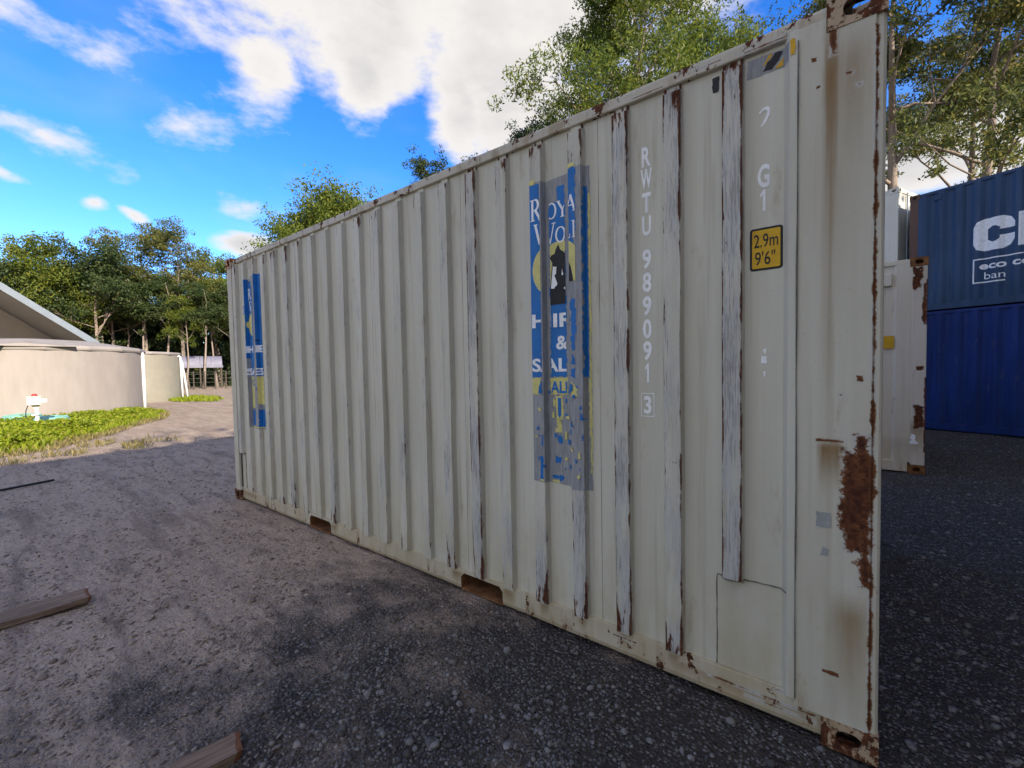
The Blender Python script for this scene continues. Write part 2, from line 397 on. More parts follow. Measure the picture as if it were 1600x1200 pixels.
simple('lamp_red', (.45, .03, .03), .3, .1, 8)
simple('lid_teal', (.19, .42, .36), .6, .12, 5)
simple('cable_black', (.02, .02, .02), .6, .2, 8)
simple('stone', (.22, .215, .21), .9, .3, 30, bs=.5)

def leaf_mat(name, c1, c2, c3, trans=.35):
    m = new_mat(name); r = attr('rnd')
    c = mixc(smooth(r, 0, .75), c1, c2); c = mixc(smooth(r, .85, 1.0), c, c3)
    dif = nd('ShaderNodeBsdfPrincipled'); put(dif.inputs['Base Color'], c); dif.inputs['Roughness'].default_value = .5; dif.inputs['Specular IOR Level'].default_value = .25
    tr = nd('ShaderNodeBsdfTranslucent'); put(tr.inputs[0], c)
    mx = nd('ShaderNodeMixShader'); mx.inputs[0].default_value = trans
    T.tree.links.new(dif.outputs[0], mx.inputs[1]); T.tree.links.new(tr.outputs[0], mx.inputs[2])
    o = nd('ShaderNodeOutputMaterial'); T.tree.links.new(mx.outputs[0], o.inputs[0]); MAT[name] = m
leaf_mat('gum_leaf', (.065, .110, .020), (.19, .23, .034), (.30, .30, .05), .48)
leaf_mat('dark_leaf', (.022, .042, .014), (.058, .085, .024), (.10, .11, .035), .25)
leaf_mat('olive_leaf', (.075, .100, .030), (.18, .19, .048), (.28, .23, .06), .5)
leaf_mat('grass_blade', (.17, .24, .016), (.32, .38, .024), (.44, .38, .09), .45)
leaf_mat('dry_blade', (.20, .19, .06), (.30, .24, .10), (.36, .30, .16), .35)
simple('gum_bark', (.24, .19, .15), .85, .35, 3, bs=.4, stretch=(3, 3, .5))
simple('pale_bark', (.25, .205, .17), .85, .3, 3, bs=.4, stretch=(3, 3, .5))

def ground_mat():
    m = new_mat('yard_ground'); co = obco(); x, y, z = sep(co)
    big = noi(co, .55, 5, .6); mid = noi(vs(co, (1, 1.6, 1)), 2.3, 6, .62); fine = noi(co, 34, 5, .65)
    # bare brown dirt on the drive to the left, dark crushed rock by the containers
    side = smooth(x * -.30 + (big - .5) * 2.0 + (mid - .5) * 1.5, .30, 1.05)
    cell = vor(co, 55, 'Color'); cg = sep(cell)[0]; cd = vor(co, 55, 'Distance')
    cell2 = sep(vor(co, 120, 'Color'))[0]
    rock = mixc(smooth(cg, .25, 1.0), (.085, .078, .073), (.26, .25, .238))
    rock = mixc(smooth(cd, .32, .62), rock, (.058, .050, .045))
    damp = smooth(mid + (big - .5) * .6, .50, .66)
    rock = mixc(damp * .7, rock, (.078, .062, .050))
    dirt = mixc(smooth(fine, .3, .7), (.375, .285, .212), (.56, .44, .34))
    dirt = mixc(smooth(noi(vs(co, (1.2, 5, 1)), 1.5, 6, .65), .5, .7) * .75, dirt, (.16, .128, .108))
    dirt = mixc(smooth(cell2, .86, .93) * smooth(fine, .4, .6) * .7, dirt, (.26, .25, .245))
    c = mixc(side, rock, dirt)
    tan = smooth(x, -9.5, -13.5); c = mixc(tan * .6, c, mixc(smooth(mid, .35, .65), (.26, .20, .155), (.36, .29, .23)))
    clod = noi(vs(co, (9, 14, 9)), 1.0, 5, .7); track = noi(vs(vm('ADD', co, (0, 0, 0)), (.45, 3.4, 1)), 1.0, 4, .6)
    c = mixc(smooth(track, .52, .66) * side * .5, c, (.17, .13, .10)); c = mixc(smooth(track, .46, .34) * side * .4, c, (.56, .44, .33))
    c = mixc(smooth(clod, .56, .72) * side * .55, c, (.15, .115, .09)); c = mixc(smooth(clod, .44, .30) * side * .5, c, (.58, .46, .35))
    h = (1.0 - smooth(cd, .1, .6)) * smooth(side, 1, 0, .35, 1.0) + mid * 2.0 + fine * .8 + clod * 2.2 + track * 2.0
    finish(c, .95, bump(h, .9, .020), 0, .15); return m
MAT['yard_ground'] = ground_mat()
def pebble_mat():
    m = new_mat('pebble'); r = attr('rnd'); co = obco(); n = noi(co, 90, 4); px_ = sep(co)[0]; dust = smooth(px_ * -.30 + (noi(co, .55, 5, .6) - .5) * 2.0, .30, 1.05)
    c = mixc(smooth(r, .1, .95), (.075, .070, .067), (.23, .222, .215)); c = mixc(smooth(r, .96, 1.0), c, (.27, .25, .23))
    c = mixc(smooth(n, .4, .7) * .35, c, (.06, .055, .05)); c = mixc(dust * .8, c, mixc(r, (.20, .155, .12), (.50, .40, .31))); finish(c, .9, None, 0, .2); MAT['pebble'] = m
pebble_mat()

# ------------------------------------------------------------------ ground
def fbm2(x, y, sc, o=4):
    return mnoise.fractal(Vector((x * sc, y * sc, 3.1)), 0.6, 2.0, o)
def ground_z(x, y):
    r = math.hypot(x - CAM[0], y - CAM[1])
    a = 0.012 if r < 14 else 0.03
    z = -0.012 + a * max(-1.0, min(1.0, fbm2(x, y, 1.1)))
    z += .010 * fbm2(x, y, 4.0, 3)
    d = math.hypot((x - 0.42) / .5, (y - 2.35) / .35); z += .05 * math.exp(-d * d)        # little heap of spoil beyond the container end
    z += .035 * math.exp(-((x + 2.15) / .5) ** 2 - ((y + .55) / .25) ** 2)
    if -6.3 < x < .2 and -.06 < y < 2.6: z = min(z, -0.006)
    return z
def build_ground():
    nr, na = 250, 380; V = [(CAM[0], CAM[1], -.01)]
    for i in range(nr):
        r = .35 * 1.0315 ** i
        for k in range(na):
            th = 2 * math.pi * (k + .5 * (i % 2)) / na; x = CAM[0] + r * math.cos(th); y = CAM[1] + r * math.sin(th)
            V.append((x, y, ground_z(x, y) if r < 60 else -.02))
    Fq = []
    for i in range(nr - 1):
        for k in range(na):
            a = 1 + i * na + k; b = 1 + i * na + (k + 1) % na; Fq.append((a, b, b + na, a + na))
    me = bpy.data.meshes.new('ground'); me.from_pydata(V, [], [(0, 1 + k, 1 + (k + 1) % na) for k in range(na)] + Fq); me.materials.append(MAT['yard_ground'])
    me.polygons.foreach_set('use_smooth', [True] * len(me.polygons)); tag(inst('ground', me), kind='structure')
build_ground()

# ------------------------------------------------------------------ containers
def oval_face(mb, o, a, b, w, h, rw, rh, depth, n=20):
    """rectangle w x h in the plane (a, b) at o, with an oval hole whose rim runs inwards by depth along a x b"""
    o, a, b = Vector(o), Vector(a), Vector(b); nrm = a.cross(b); outer = []; inner = []
    for k in range(n):
        th = 2 * math.pi * (k + .5) / n; c, s = math.cos(th), math.sin(th)
        t = min((w / 2) / abs(c) if abs(c) > 1e-6 else 9, (h / 2) / abs(s) if abs(s) > 1e-6 else 9)
        outer.append((c * t, s * t))
        p = 2.6; q = (abs(c) ** p + abs(s) ** p) ** (-1 / p); inner.append((c * q * rw, s * q * rh))
    cor = [(w / 2, h / 2), (-w / 2, h / 2), (-w / 2, -h / 2), (w / 2, -h / 2)]
    for cx, cy in cor:                                             # snap the nearest ray to the corner
        i = min(range(n), key=lambda j: (outer[j][0] - cx) ** 2 + (outer[j][1] - cy) ** 2); outer[i] = (cx, cy)
    P = lambda q, dd: o + a * q[0] + b * q[1] - nrm * dd
    vs_ = [P(q, 0) for q in outer] + [P(q, 0) for q in inner] + [P(q, depth) for q in inner]; fs = []
    for k in range(n):
        k2 = (k + 1) % n; fs += [(k, k2, n + k2, n + k), (n + k, n + k2, 2 * n + k2, 2 * n + k)]
    mb.add(vs_, fs)
def casting_mesh(top):
    """corner fitting, 178 x 162 x 118, outer corner at the origin: faces -Y (side), +X (end) and top or bottom"""
    mb = MB(); L, W, H = .178, .162, .118; t = .028
    zc = H / 2
    oval_face(mb, (-L / 2, 0, zc), (1, 0, 0), (0, 0, 1), L, H, .040, .032, t)
    oval_face(mb, (0, W / 2, zc), (0, 1, 0), (0, 0, 1), W, H, .040, .032, t)
    if top: oval_face(mb, (-L / 2, W / 2, H), (1, 0, 0), (0, 1, 0), L, W, .062, .032, t)
    else: oval_face(mb, (-L / 2, W / 2, 0), (-1, 0, 0), (0, 1, 0), L, W, .062, .032, t)
    mb.add([(-L, 0, 0), (-L, W, 0), (-L, W, H), (-L, 0, H)], [(0, 3, 2, 1)]); mb.add([(-L, W, 0), (0, W, 0), (0, W, H), (-L, W, H)], [(0, 3, 2, 1)])
    zz = 0 if top else H; mb.add([(-L, 0, zz), (0, 0, zz), (0, W, zz), (-L, W, zz)], [(0, 3, 2, 1)])
    # the hollow inside
    i0 = len(mb.v)
    x0, x1, y0, y1, z0, z1 = -L + .012, -t, t, W - .012, (.012 if top else t), (H - t if top else H - .012)
    mb.add([(x0, y1, z0), (x1, y1, z0), (x1, y1, z1), (x0, y1, z1)], [(0, 1, 2, 3)]); mb.add([(x0, y0, z0), (x0, y1, z0), (x0, y1, z1), (x0, y0, z1)], [(0, 1, 2, 3)])
    zf = z0 if top else z1; mb.add([(x0, y0, zf), (x1, y0, zf), (x1, y1, zf), (x0, y1, zf)], [(0, 1, 2, 3)])
    return mb
def castings(root, L, W, H, mat):
    base = {}
    for top in (0, 1):
        base[top] = casting_mesh(top)
    for top in (0, 1):
        for ex in (0, 1):
            for ey in (0, 1):
                src = base[top]; flip = ex != ey
                vs_ = [((-p[0] - L) if ex else p[0], (W - p[1]) if ey else p[1], p[2] + (H - .118 if top else 0)) for p in src.v]
                mb = MB(); mb.v = vs_; mb.f = [tuple(reversed(f)) if flip else f for f in src.f]; mb.build('corner_casting', mat, root)
def corr_profile(x0, x1, pitch, crest, slope, yo, yi):
    """corrugation across x0..x1: list of (x, y)"""
    n = int((x1 - x0 - .1) / pitch); s = x0 + (x1 - x0 - n * pitch) / 2; P = [(x0, yo)]
    tr = pitch - crest - 2 * slope
    for k in range(n):
        a = s + k * pitch; P += [(a + crest / 2, yo), (a + crest / 2 + slope, yi), (a + crest / 2 + slope + tr, yi), (a + crest / 2 + 2 * slope + tr, yo)]
    P.append((x1, yo)); return P
def strip_sheet(P, z0, z1, fy=lambda y: y):
    mb = MB(); n = len(P); mb.add([(x, fy(y), z0) for x, y in P] + [(x, fy(y), z1) for x, y in P], [(i, i + 1, n + i + 1, n + i) for i in range(n - 1)]); return mb
def basic_container(name, label, L, H, m_panel, m_post, m_rail, m_cast, loc, rz, group, door_at='right', corr=(.278, .072, .068, .008, .044), m_end=None):
    W = 2.438; root = tag(empty(name, loc, rz), label, 'container', group)
    castings(root, L, W, H, m_cast)
    pw = .155
    for ex in (0, 1):
        for ey in (0, 1):
            x0, x1 = (-pw, -.006) if not ex else (-L + .006, -L + pw); y0, y1 = (.006, .12) if not ey else (W - .12, W - .006)
            MB().box(x0, x1, y0, y1, .118, H - .118).build('corner_post', m_post, root, bevel=.008)
    for ey in (0, 1):
        y0, y1 = (.012, .06) if not ey else (W - .06, W - .012)
        MB().box(-L + .178, -.178, y0, y1, .016, .155).build('bottom_rail', m_rail, root, bevel=.005)
        MB().box(-L + .178, -.178, y0, y1, H - .075, H - .012).build('top_rail', m_rail, root, bevel=.005)
        P = corr_profile(-L + pw - .004, -pw + .004, corr[0], corr[1], corr[2], corr[3], corr[4])
        strip_sheet(P, .15, H - .072, (lambda y: y) if not ey else (lambda y: W - y)).build('side_panel', m_panel, root)
    for ex in (0, 1):
        x0, x1 = (-.06, -.012) if not ex else (-L + .012, -L + .06)
        MB().box(x0, x1, .162, W - .162, .016, .14).build('end_sill', m_rail, root, bevel=.005); MB().box(x0, x1, .162, W - .162, H - .10, H - .012).build('end_header', m_rail, root, bevel=.005)
        if (ex == 0) == (door_at == 'right'):
            for k in (0, 1):
                ya = .125 + k * (W / 2 - .125 + .005); yb = W / 2 - .005 + k * (W / 2 - .125 + .005) - (0 if not k else .0)
                xf = -.03 if not ex else -L + .03; sg = 1 if not ex else -1
                dmb = MB().box(min(xf, xf - sg * .04), max(xf, xf - sg * .04), ya, min(yb, W - .125), .14, H - .10)
                d = dmb.build('door', m_end or m_panel, root, bevel=.004)
                for t in (.28, .72):
                    yy = ya + (yb - ya) * t; rod = MB().tube([(xf + sg * .03, yy, .1), (xf + sg * .03, yy, H - .06)], .017, 10).build('locking_bar', MAT['galvanised'], d, True)
        else:
            P = corr_profile(.11, W - .11, .25, .11, .018, .02, .06)
            n = len(P); mb = MB(); sx = (lambda y: -y) if not ex else (lambda y: -L + y)
            mb.add([(sx(y), x, .14) for x, y in P] + [(sx(y), x, H - .1) for x, y in P], [(i, i + 1, n + i + 1, n + i) for i in range(n - 1)]); mb.build('end_panel', m_end or m_panel, root)
    P = corr_profile(-L + .1, -.1, .209, .091, .013, .0, .02); n = len(P); mb = MB()
    mb.add([(x, .05, H - .014 - y) for x, y in P] + [(x, W - .05, H - .014 - y) for x, y in P], [(i, i + 1, n + i + 1, n + i) for i in range(n - 1)]); mb.build('roof_panel', m_panel, root)
    MB().box(-L + .16, -.16, .06, W - .06, .12, .15).build('floor', MAT['dark_steel'], root)
    return root

# ---- the big worn container in front -------------------------------------------------
L, W, H = 6.058, 2.438, 2.896
main = tag(empty('shipping_container', (0, 0, 0)), 'large worn beige shipping container with peeling blue stickers and rusted ribs in front', 'container', 'shipping containers in the yard')
YO, YI = .007, .047
PITCH, U0, RW_, SL = .2545, .467, .075, .008
PX = [(-.266, YO - .002), (-.2967, YO - .002), (-.3157, YI)]         # profile from the near post leftwards
RIBS = []
for k in range(22):
    ur = U0 + PITCH * k; RIBS.append((ur, ur + RW_))
    PX += [(-(ur - SL), YI), (-ur, YO), (-(ur + .012), YO), (-(ur + RW_ / 2), YO - .001), (-(ur + RW_ - .012), YO), (-(ur + RW_), YO), (-(ur + RW_ + SL), YI)]
PX += [(-5.915, YI)]
def surf_main(x):
    for (xa, ya), (xb, yb) in zip(PX, PX[1:]):
        if xb <= x <= xa: return ya + (yb - ya) * (xa - x) / (xa - xb + 1e-9)
    return YI if x < -3 else .004
FOLDS = [p[0] for p in PX]
def build_main_panel():
    zs = [.142, .150] + list(np.linspace(.17, .56, 14)) + [.568, .576] + list(np.linspace(.62, 2.72, 54)) + [2.76, 2.79, 2.806, 2.836]
    rg = random.Random(4); bend = [rg.uniform(0, 1) for _ in RIBS]; wears = [1.0, .8, .85, .7, .62, .6, .85, .6, .5, .55, .42, .55, .45, .5, .45, .6, .62, .5, .5, .4, .45, .6]
    V = []; rib = []; edge = []; wear = []; nc = len(PX)
    for z in zs:
        for j, (x, y) in enumerate(PX):
            k, c = divmod(j - 3, 7); r = e = w = 0.0
            if 3 <= j < 3 + 22 * 7:
                w = wears[k]
                if 1 <= c <= 5:
                    r = 1.0; e = 1.0 if c in (1, 5) else 0.0
                    if k in (0, 21) and z < .572: y = YI; r = e = 0
                    else:
                        if z > 2.80: y = YI - .010
                        smooth_zone = (k in (3, 4) and .8 < z < 2.65) or (k in (19, 20) and .85 < z < 2.7)
                        if not smooth_zone:
                            a = mnoise.noise(Vector((k * 7.3, z * 3.1, c * .35))); b = mnoise.noise(Vector((k * 5.1 + 40, z * 9.0, c * .6)))
                            lowb = max(0, 1 - (z - .14) / .45) if z > .5 or k not in (0, 21) else 0
                            y += .0030 * a + .0016 * b + lowb * (.007 * bend[k] * (1 + b) + .004 * a); y = max(y, .002)
                            x += (.0030 * mnoise.noise(Vector((k * 3.7, z * 4.0, 9))) + lowb * .006 * b) * (1 if z < 2.8 else 0)
            V.append((x, y, z)); rib.append(r); edge.append(e); wear.append(w)
    Fq = []
    for i in range(len(zs) - 1):
        for j in range(nc - 1): Fq.append((i * nc + j + 1, i * nc + j, (i + 1) * nc + j, (i + 1) * nc + j + 1))
    # underside of every rib, closed against the rail
    for k in range(22):
        if k in (0, 21): continue
        b = 3 + k * 7; Fq.append((b, b + 1, b + 2, b + 3, b + 4, b + 5, b + 6))
    me = bpy.data.meshes.new('side_panel'); me.from_pydata(V, [], Fq)
    for nm, dat in (('rib', rib), ('edge', edge), ('wear', wear)):
        a = me.attributes.new(nm, 'FLOAT', 'POINT'); a.data.foreach_set('value', dat)
    me.materials.append(MAT['main_panel']); inst('side_panel', me, main)
build_main_panel()
castings(main, L, W, H, MAT['main_casting'])
# posts: a wide plate on the visible side, a narrow folded lip at the end
def post_plate(u0, u1, far=False):
    mb = MB(); sx = (lambda u: -u) if not far else (lambda u: -L + u)
    prof = [(.268, .022), (.266, .0045), (.150, .0040), (.034, .0040), (.027, .013), (.012, .013), (.004, .019), (.002, .030), (.002, .16)]
    if far: prof = [(.150, .030), (.148, .008), (.10, .006), (.034, .006), (.027, .013), (.012, .013), (.004, .019), (.002, .030), (.002, .16)]
    zs = np.linspace(.118, H - .118, 40); n = len(prof); rg = random.Random(2)
    V = []
    for z in zs:
        for i, (u, y) in enumerate(prof):
            du = .0016 * mnoise.noise(Vector((i * 3.0, z * 5, 2 + 9 * far))) if 2 < i < 7 else 0
            dy = .0018 * mnoise.noise(Vector((u * 14, z * 5, 7))) if i in (2, 3) else 0
            V.append((sx(u + du), y + dy, z))
    Fq = [(i * n + j, i * n + j + 1, (i + 1) * n + j + 1, (i + 1) * n + j) for i in range(len(zs) - 1) for j in range(n - 1)]
    if far: Fq = [tuple(reversed(f)) for f in Fq]
    mb.add(V, Fq); mb.build('corner_post', MAT['main_post'], main)
post_plate(0, 1); post_plate(0, 1, True)
for x0, x1 in ((-.15, -.006), (-L + .006, -L + .15)):
    MB().box(x0, x1, W - .12, W - .006, .118, H - .118).build('corner_post', MAT['main_back'], main, bevel=.006)
for (z0, z1) in ((.1185, .150), (H - .118, 2.834)):
    MB().box(-.2675, -.1785, .0046, .03, z0, z1).build('post_gusset', MAT['main_post'], main)
    MB().box(-L + .1785, -L + .15, .010, .05, z0, z1).build('post_gusset', MAT['main_post'], main)
# bottom rail with two fork pockets
PK = [(1.84, 2.21), (3.895, 4.285)]
segs = [(.178, PK[0][0]), (PK[0][1], PK[1][0]), (PK[1][1], L - .178)]
for a, b in segs:
    n = max(2, int((b - a) / .12)); mb = MB(); V = []
    prof = [(.148, .050), (.148, .0315), (.144, .030), (.080, .029), (.024, .030), (.014, .036), (.014, .080)]
    for i in range(n + 1):
        u = a + (b - a) * i / n
        for z, y in prof: V.append((-u, y + .003 * mnoise.noise(Vector((u * 3, z * 8, 1))), z + .0025 * mnoise.noise(Vector((u * 4, 5, 1)))))
    m_ = len(prof); mb.add(V, [(i * m_ + j, i * m_ + j + 1, (i + 1) * m_ + j + 1, (i + 1) * m_ + j) for i in range(n) for j in range(m_ - 1)])
    mb.build('bottom_rail', MAT['main_rail'], main)
for a, b in PK:
    MB().box(-b - .004, -a + .004, .0305, .060, .124, .1475).build('pocket_lintel', MAT['main_rail'], main)
    mb = MB(); y1 = 1.2
    mb.add([(-a, .031, .014), (-a, y1, .014), (-a, y1, .125), (-a, .031, .125)], [(0, 1, 2, 3)]); mb.add([(-b, .031, .014), (-b, y1, .014), (-b, y1, .125), (-b, .031, .125)], [(3, 2, 1, 0)])
    mb.add([(-a, .03, .1245), (-b, .03, .1245), (-b, y1, .1245), (-a, y1, .1245)], [(0, 1, 2, 3)]); mb.add([(-a, y1, .01), (-b, y1, .01), (-b, y1, .13), (-a, y1, .13)], [(0, 1, 2, 3)])
    mb.build('fork_pocket', MAT['rusty_steel'], main)
    MB().box(-b, -a, .034, .40, .006, .016).build('pocket_strap', MAT['rusty_steel'], main)
    for s_, uu in ((1, a), (-1, b)):
        MB().add([(-uu, .0300, .1245), (-uu - s_ * .028, .0300, .1245), (-uu, .0300, .095)], [(0, 1, 2) if s_ > 0 else (2, 1, 0)]).build('pocket_gusset', MAT['main_rail'], main)
# top rails, ends, roof, back
n = 60; V = []; prof = [(2.826, .060), (2.828, .026), (2.832, .022), (2.872, .022), (2.884, .026), (2.884, .09)]; mb = MB()
for i in range(n + 1):
    u = .178 + (L - .356) * i / n
    for z, y in prof: V.append((-u, y + .003 * mnoise.noise(Vector((u * 2, 3, 4))), z + .0025 * mnoise.noise(Vector((u * 2.6, 8, z)))))
m_ = len(prof); mb.add(V, [(i * m_ + j, (i + 1) * m_ + j, (i + 1) * m_ + j + 1, i * m_ + j + 1) for i in range(n) for j in range(m_ - 1)]); mb.build('top_rail', MAT['main_toprail'], main)
MB().box(-L + .178, -.178, W - .06, W - .012, H - .075, H - .012).build('top_rail', MAT['main_back'], main); MB().box(-L + .178, -.178, W - .06, W - .012, .016, .155).build('bottom_rail', MAT['main_back'], main)
strip_sheet(corr_profile(-L + .15, -.15, PITCH, RW_, SL, .012, .036), .15, H - .07, lambda y: W - y).build('side_panel', MAT['main_back'], main)
for ex in (0, 1):
    x0, x1 = (-.06, -.016) if not ex else (-L + .016, -L + .06)
    MB().box(x0, x1, .162, W - .162, .016, .14).build('end_sill', MAT['main_back'], main); MB().box(x0, x1, .162, W - .162, H - .10, H - .012).build('end_header', MAT['main_back'], main)
P = corr_profile(.15, W - .12, .25, .11, .018, .02, .06); nn = len(P); mb = MB()
mb.add([(-L + y, x, .14) for x, y in P] + [(-L + y, x, H - .1) for x, y in P], [(i, i + 1, nn + i + 1, nn + i) for i in range(nn - 1)]); mb.build('end_panel', MAT['main_back'], main)
for k in (0, 1):
    y0 = .165 + k * 1.06; d = MB().box(-.075, -.035, y0, y0 + 1.05, .14, H - .10).build('door', MAT['main_back'], main, bevel=.004)
    for t in (.28, .78): MB().tube([(-.018, y0 + t, .10), (-.018, y0 + t, H - .06)], .017, 10).build('locking_bar', MAT['galvanised'], d, True)
P = corr_profile(-L + .1, -.1, .209, .091, .013, .0, .02); nn = len(P); mb = MB()
mb.add([(x, .05, H - .016 - y) for x, y in P] + [(x, W - .05, H - .016 - y) for x, y in P], [(i, i + 1, nn + i + 1, nn + i) for i in range(nn - 1)]); mb.build('roof_panel', MAT['main_back'], main)
MB().box(-L + .16, -.16, .09, W - .06, .128, .15).build('floor', MAT['dark_steel'], main)
# weld beads and sheet joints
def bead(pts, mat, name='weld_seam', r=.0022, yoff=0.0):
    out = []
    for (u0, v0), (u1, v1) in zip(pts, pts[1:]):
        for i in range(12):
            t = i / 12; out.append((-(u0 + (u1 - u0) * t), 0, v0 + (v1 - v0) * t))
    out.append((-pts[-1][0], 0, pts[-1][1]))
    rg = random.Random(int(pts[0][0] * 1000)); pp = []
    for x, _, z in out: pp.append((x + rg.uniform(-.0012, .0012), surf_main(x) - yoff + .0005, z + rg.uniform(-.0012, .0012)))
    MB().tube(pp, [r * rg.uniform(.5, 1.3) for _ in pp], 5).build(name, mat, main)
for uu in (1.148, 2.150, 3.172, 4.190): bead([(uu, .15), (uu, 2.825)], MAT['weld_dirt'], 'sheet_joint', .0016)
bead([(.2665, .15), (.2665, 2.79)], MAT['weld_dirt'], 'sheet_joint', .0028, .006)
PY = MB(); PY.box(-.571, -.300, YI - .0035, YI + .001, .150, .570); PY.build('repair_patch', MAT['main_post'], main)
bead([(.571, .15), (.571, .572), (.30, .580)], MAT['weld_dirt'], 'weld_seam', .0028, .004)
PY = MB(); PY.box(-5.905, -5.80, YI - .0035, YI + .001, .150, .570); PY.build('repair_patch', MAT['main_post'], main)
bead([(5.80, .15), (5.80, .572), (5.905, .572)], MAT['weld_dirt'], 'weld_seam', .0028, .004)
for k, u0 in ((0, U0), (21, RIBS[21][0])):                                   # closing plate under the shortened ribs
    MB().add([(-u0 + SL, YI - .003, .555), (-u0 - RW_ - SL, YI - .003, .555), (-u0 - RW_, YO, .575), (-u0, YO, .575)], [(0, 3, 2, 1)]).build('rib_end_plate', MAT['main_post'], main)
# stencilled marks
def letter(s, u1, u0, v0, v1, mat='print_white', bold=.028, off=.0016, name='stencilled_mark'):
    return sheet(name, [put_glyph(s, bold, -u1, -u0, v0, v1)], MAT[mat], main, off, surf_main, FOLDS)
for s_, vt in (('R', 2.602), ('W', 2.495), ('T', 2.380), ('U', 2.268), ('9', 2.106), ('8', 1.993), ('9', 1.877), ('0', 1.764), ('9', 1.655), ('1', 1.545)):
    w2 = {'W': .028, '1': .016}.get(s_, .022); letter(s_, .890 + w2, .890 - w2, vt - .096, vt)
letter('3', .910, .872, 1.293, 1.382)
fr = lambda u1, u0, v0, v1, t: [([(-u1, v0), (-u0, v0), (-u0, v0 + t), (-u1, v0 + t)], [(0, 1, 2, 3)]), ([(-u1, v1 - t), (-u0, v1 - t), (-u0, v1), (-u1, v1)], [(0, 1, 2, 3)]),
                                ([(-u1, v0 + t), (-u1 + t, v0 + t), (-u1 + t, v1 - t), (-u1, v1 - t)], [(0, 1, 2, 3)]), ([(-u0 - t, v0 + t), (-u0, v0 + t), (-u0, v1 - t), (-u0 - t, v1 - t)], [(0, 1, 2, 3)])]
sheet('stencilled_mark', fr(.924, .857, 1.279, 1.397, .0035), MAT['print_white'], main, .0016, surf_main, FOLDS)
sheet('stencilled_mark', [poly([(-.408, 2.585), (-.392, 2.600), (-.374, 2.600), (-.366, 2.588), (-.368, 2.565), (-.380, 2.540), (-.394, 2.524), (-.402, 2.526), (-.390, 2.545), (-.380, 2.565), (-.377, 2.582), (-.382, 2.590), (-.392, 2.588), (-.403, 2.578)])], MAT['print_white'], main, .0016, surf_main, FOLDS)
letter('G', .411, .367, 2.272, 2.368); letter('1', .405, .373, 2.176, 2.264)
for (u_, v_, r_) in ((.382, 1.585, .012), (.386, 1.55, .016), (.384, 1.49, .010)): sheet('paint_fleck', [poly(ragged([(-u_ - r_ * .5, v_ - r_), (-u_ + r_ * .5, v_ - r_), (-u_ + r_ * .4, v_ + r_), (-u_ - r_ * .4, v_ + r_)], .004, .006, int(v_ * 999)))], MAT['print_white'], main, .0016, surf_main, FOLDS)
# amber height sticker
def rrect(x0, x1, z0, z1, r, n=5):
    out = []
    for cx, cz, a0 in ((x1 - r, z1 - r, 0), (x0 + r, z1 - r, 90), (x0 + r, z0 + r, 180), (x1 - r, z0 + r, 270)):
        for i in range(n + 1): a = R(a0 + 90 * i / n); out.append((cx + r * math.cos(a), cz + r * math.sin(a)))
    return out
hs_ = sheet('height_sticker', [poly(rrect(-.440, -.319, 1.928, 2.106, .012))], MAT['print_black'], main, .0014, surf_main, FOLDS)
sheet('sticker_face', [poly(rrect(-.431, -.328, 1.937, 2.097, .006))], MAT['print_amber'], hs_, .0028, surf_main, FOLDS)
sheet('sticker_text', [put_glyph('2.9m', .004, -.424, -.336, 2.024, 2.080), put_glyph("9'6\"", .004, -.420, -.346, 1.950, 2.008)], MAT['print_black'], hs_, .0042, surf_main, FOLDS)
# what is left of the hazard tape under the top rail
hz = sheet('hazard_tape', [poly(ragged([(-.450, 2.735), (-.300, 2.735), (-.300, 2.81), (-.450, 2.81)], .002, .02, 3))], MAT['glue_residue'], main, .0012, surf_main, FOLDS)
sheet('tape_stripe', [poly(ragged([(-.395, 2.745), (-.360, 2.74), (-.318, 2.80), (-.352, 2.806)], .003, .012, 5)), poly(ragged([(-.588, 2.735), (-.562, 2.735), (-.560, 2.800), (-.590, 2.800)], .002, .012, 6))], MAT['print_black'], hz, .0024, surf_main, FOLDS)
sheet('tape_stripe', [poly(ragged([(-.350, 2.741), (-.322, 2.741), (-.316, 2.775)], .002, .012, 7)), poly(ragged([(-.292, 2.745), (-.277, 2.745), (-.277, 2.806), (-.292, 2.806)], .002, .012, 8)), poly(ragged([(-.392, 2.77), (-.385, 2.768), (-.358, 2.805), (-.37, 2.806)], .001, .012, 9))], MAT['print_amber'], hz, .0034, surf_main, FOLDS)
sheet('glue_mark', [poly(ragged([(-.198, .885), (-.152, .885), (-.150, .945), (-.198, .945)], .0012, .012, 12)), poly(ragged([(-.185, .77), (-.158, .775), (-.155, .80), (-.175, .81)], .002, .012, 13))], MAT['seal_grey'], main, .0016, lambda x: .0028)

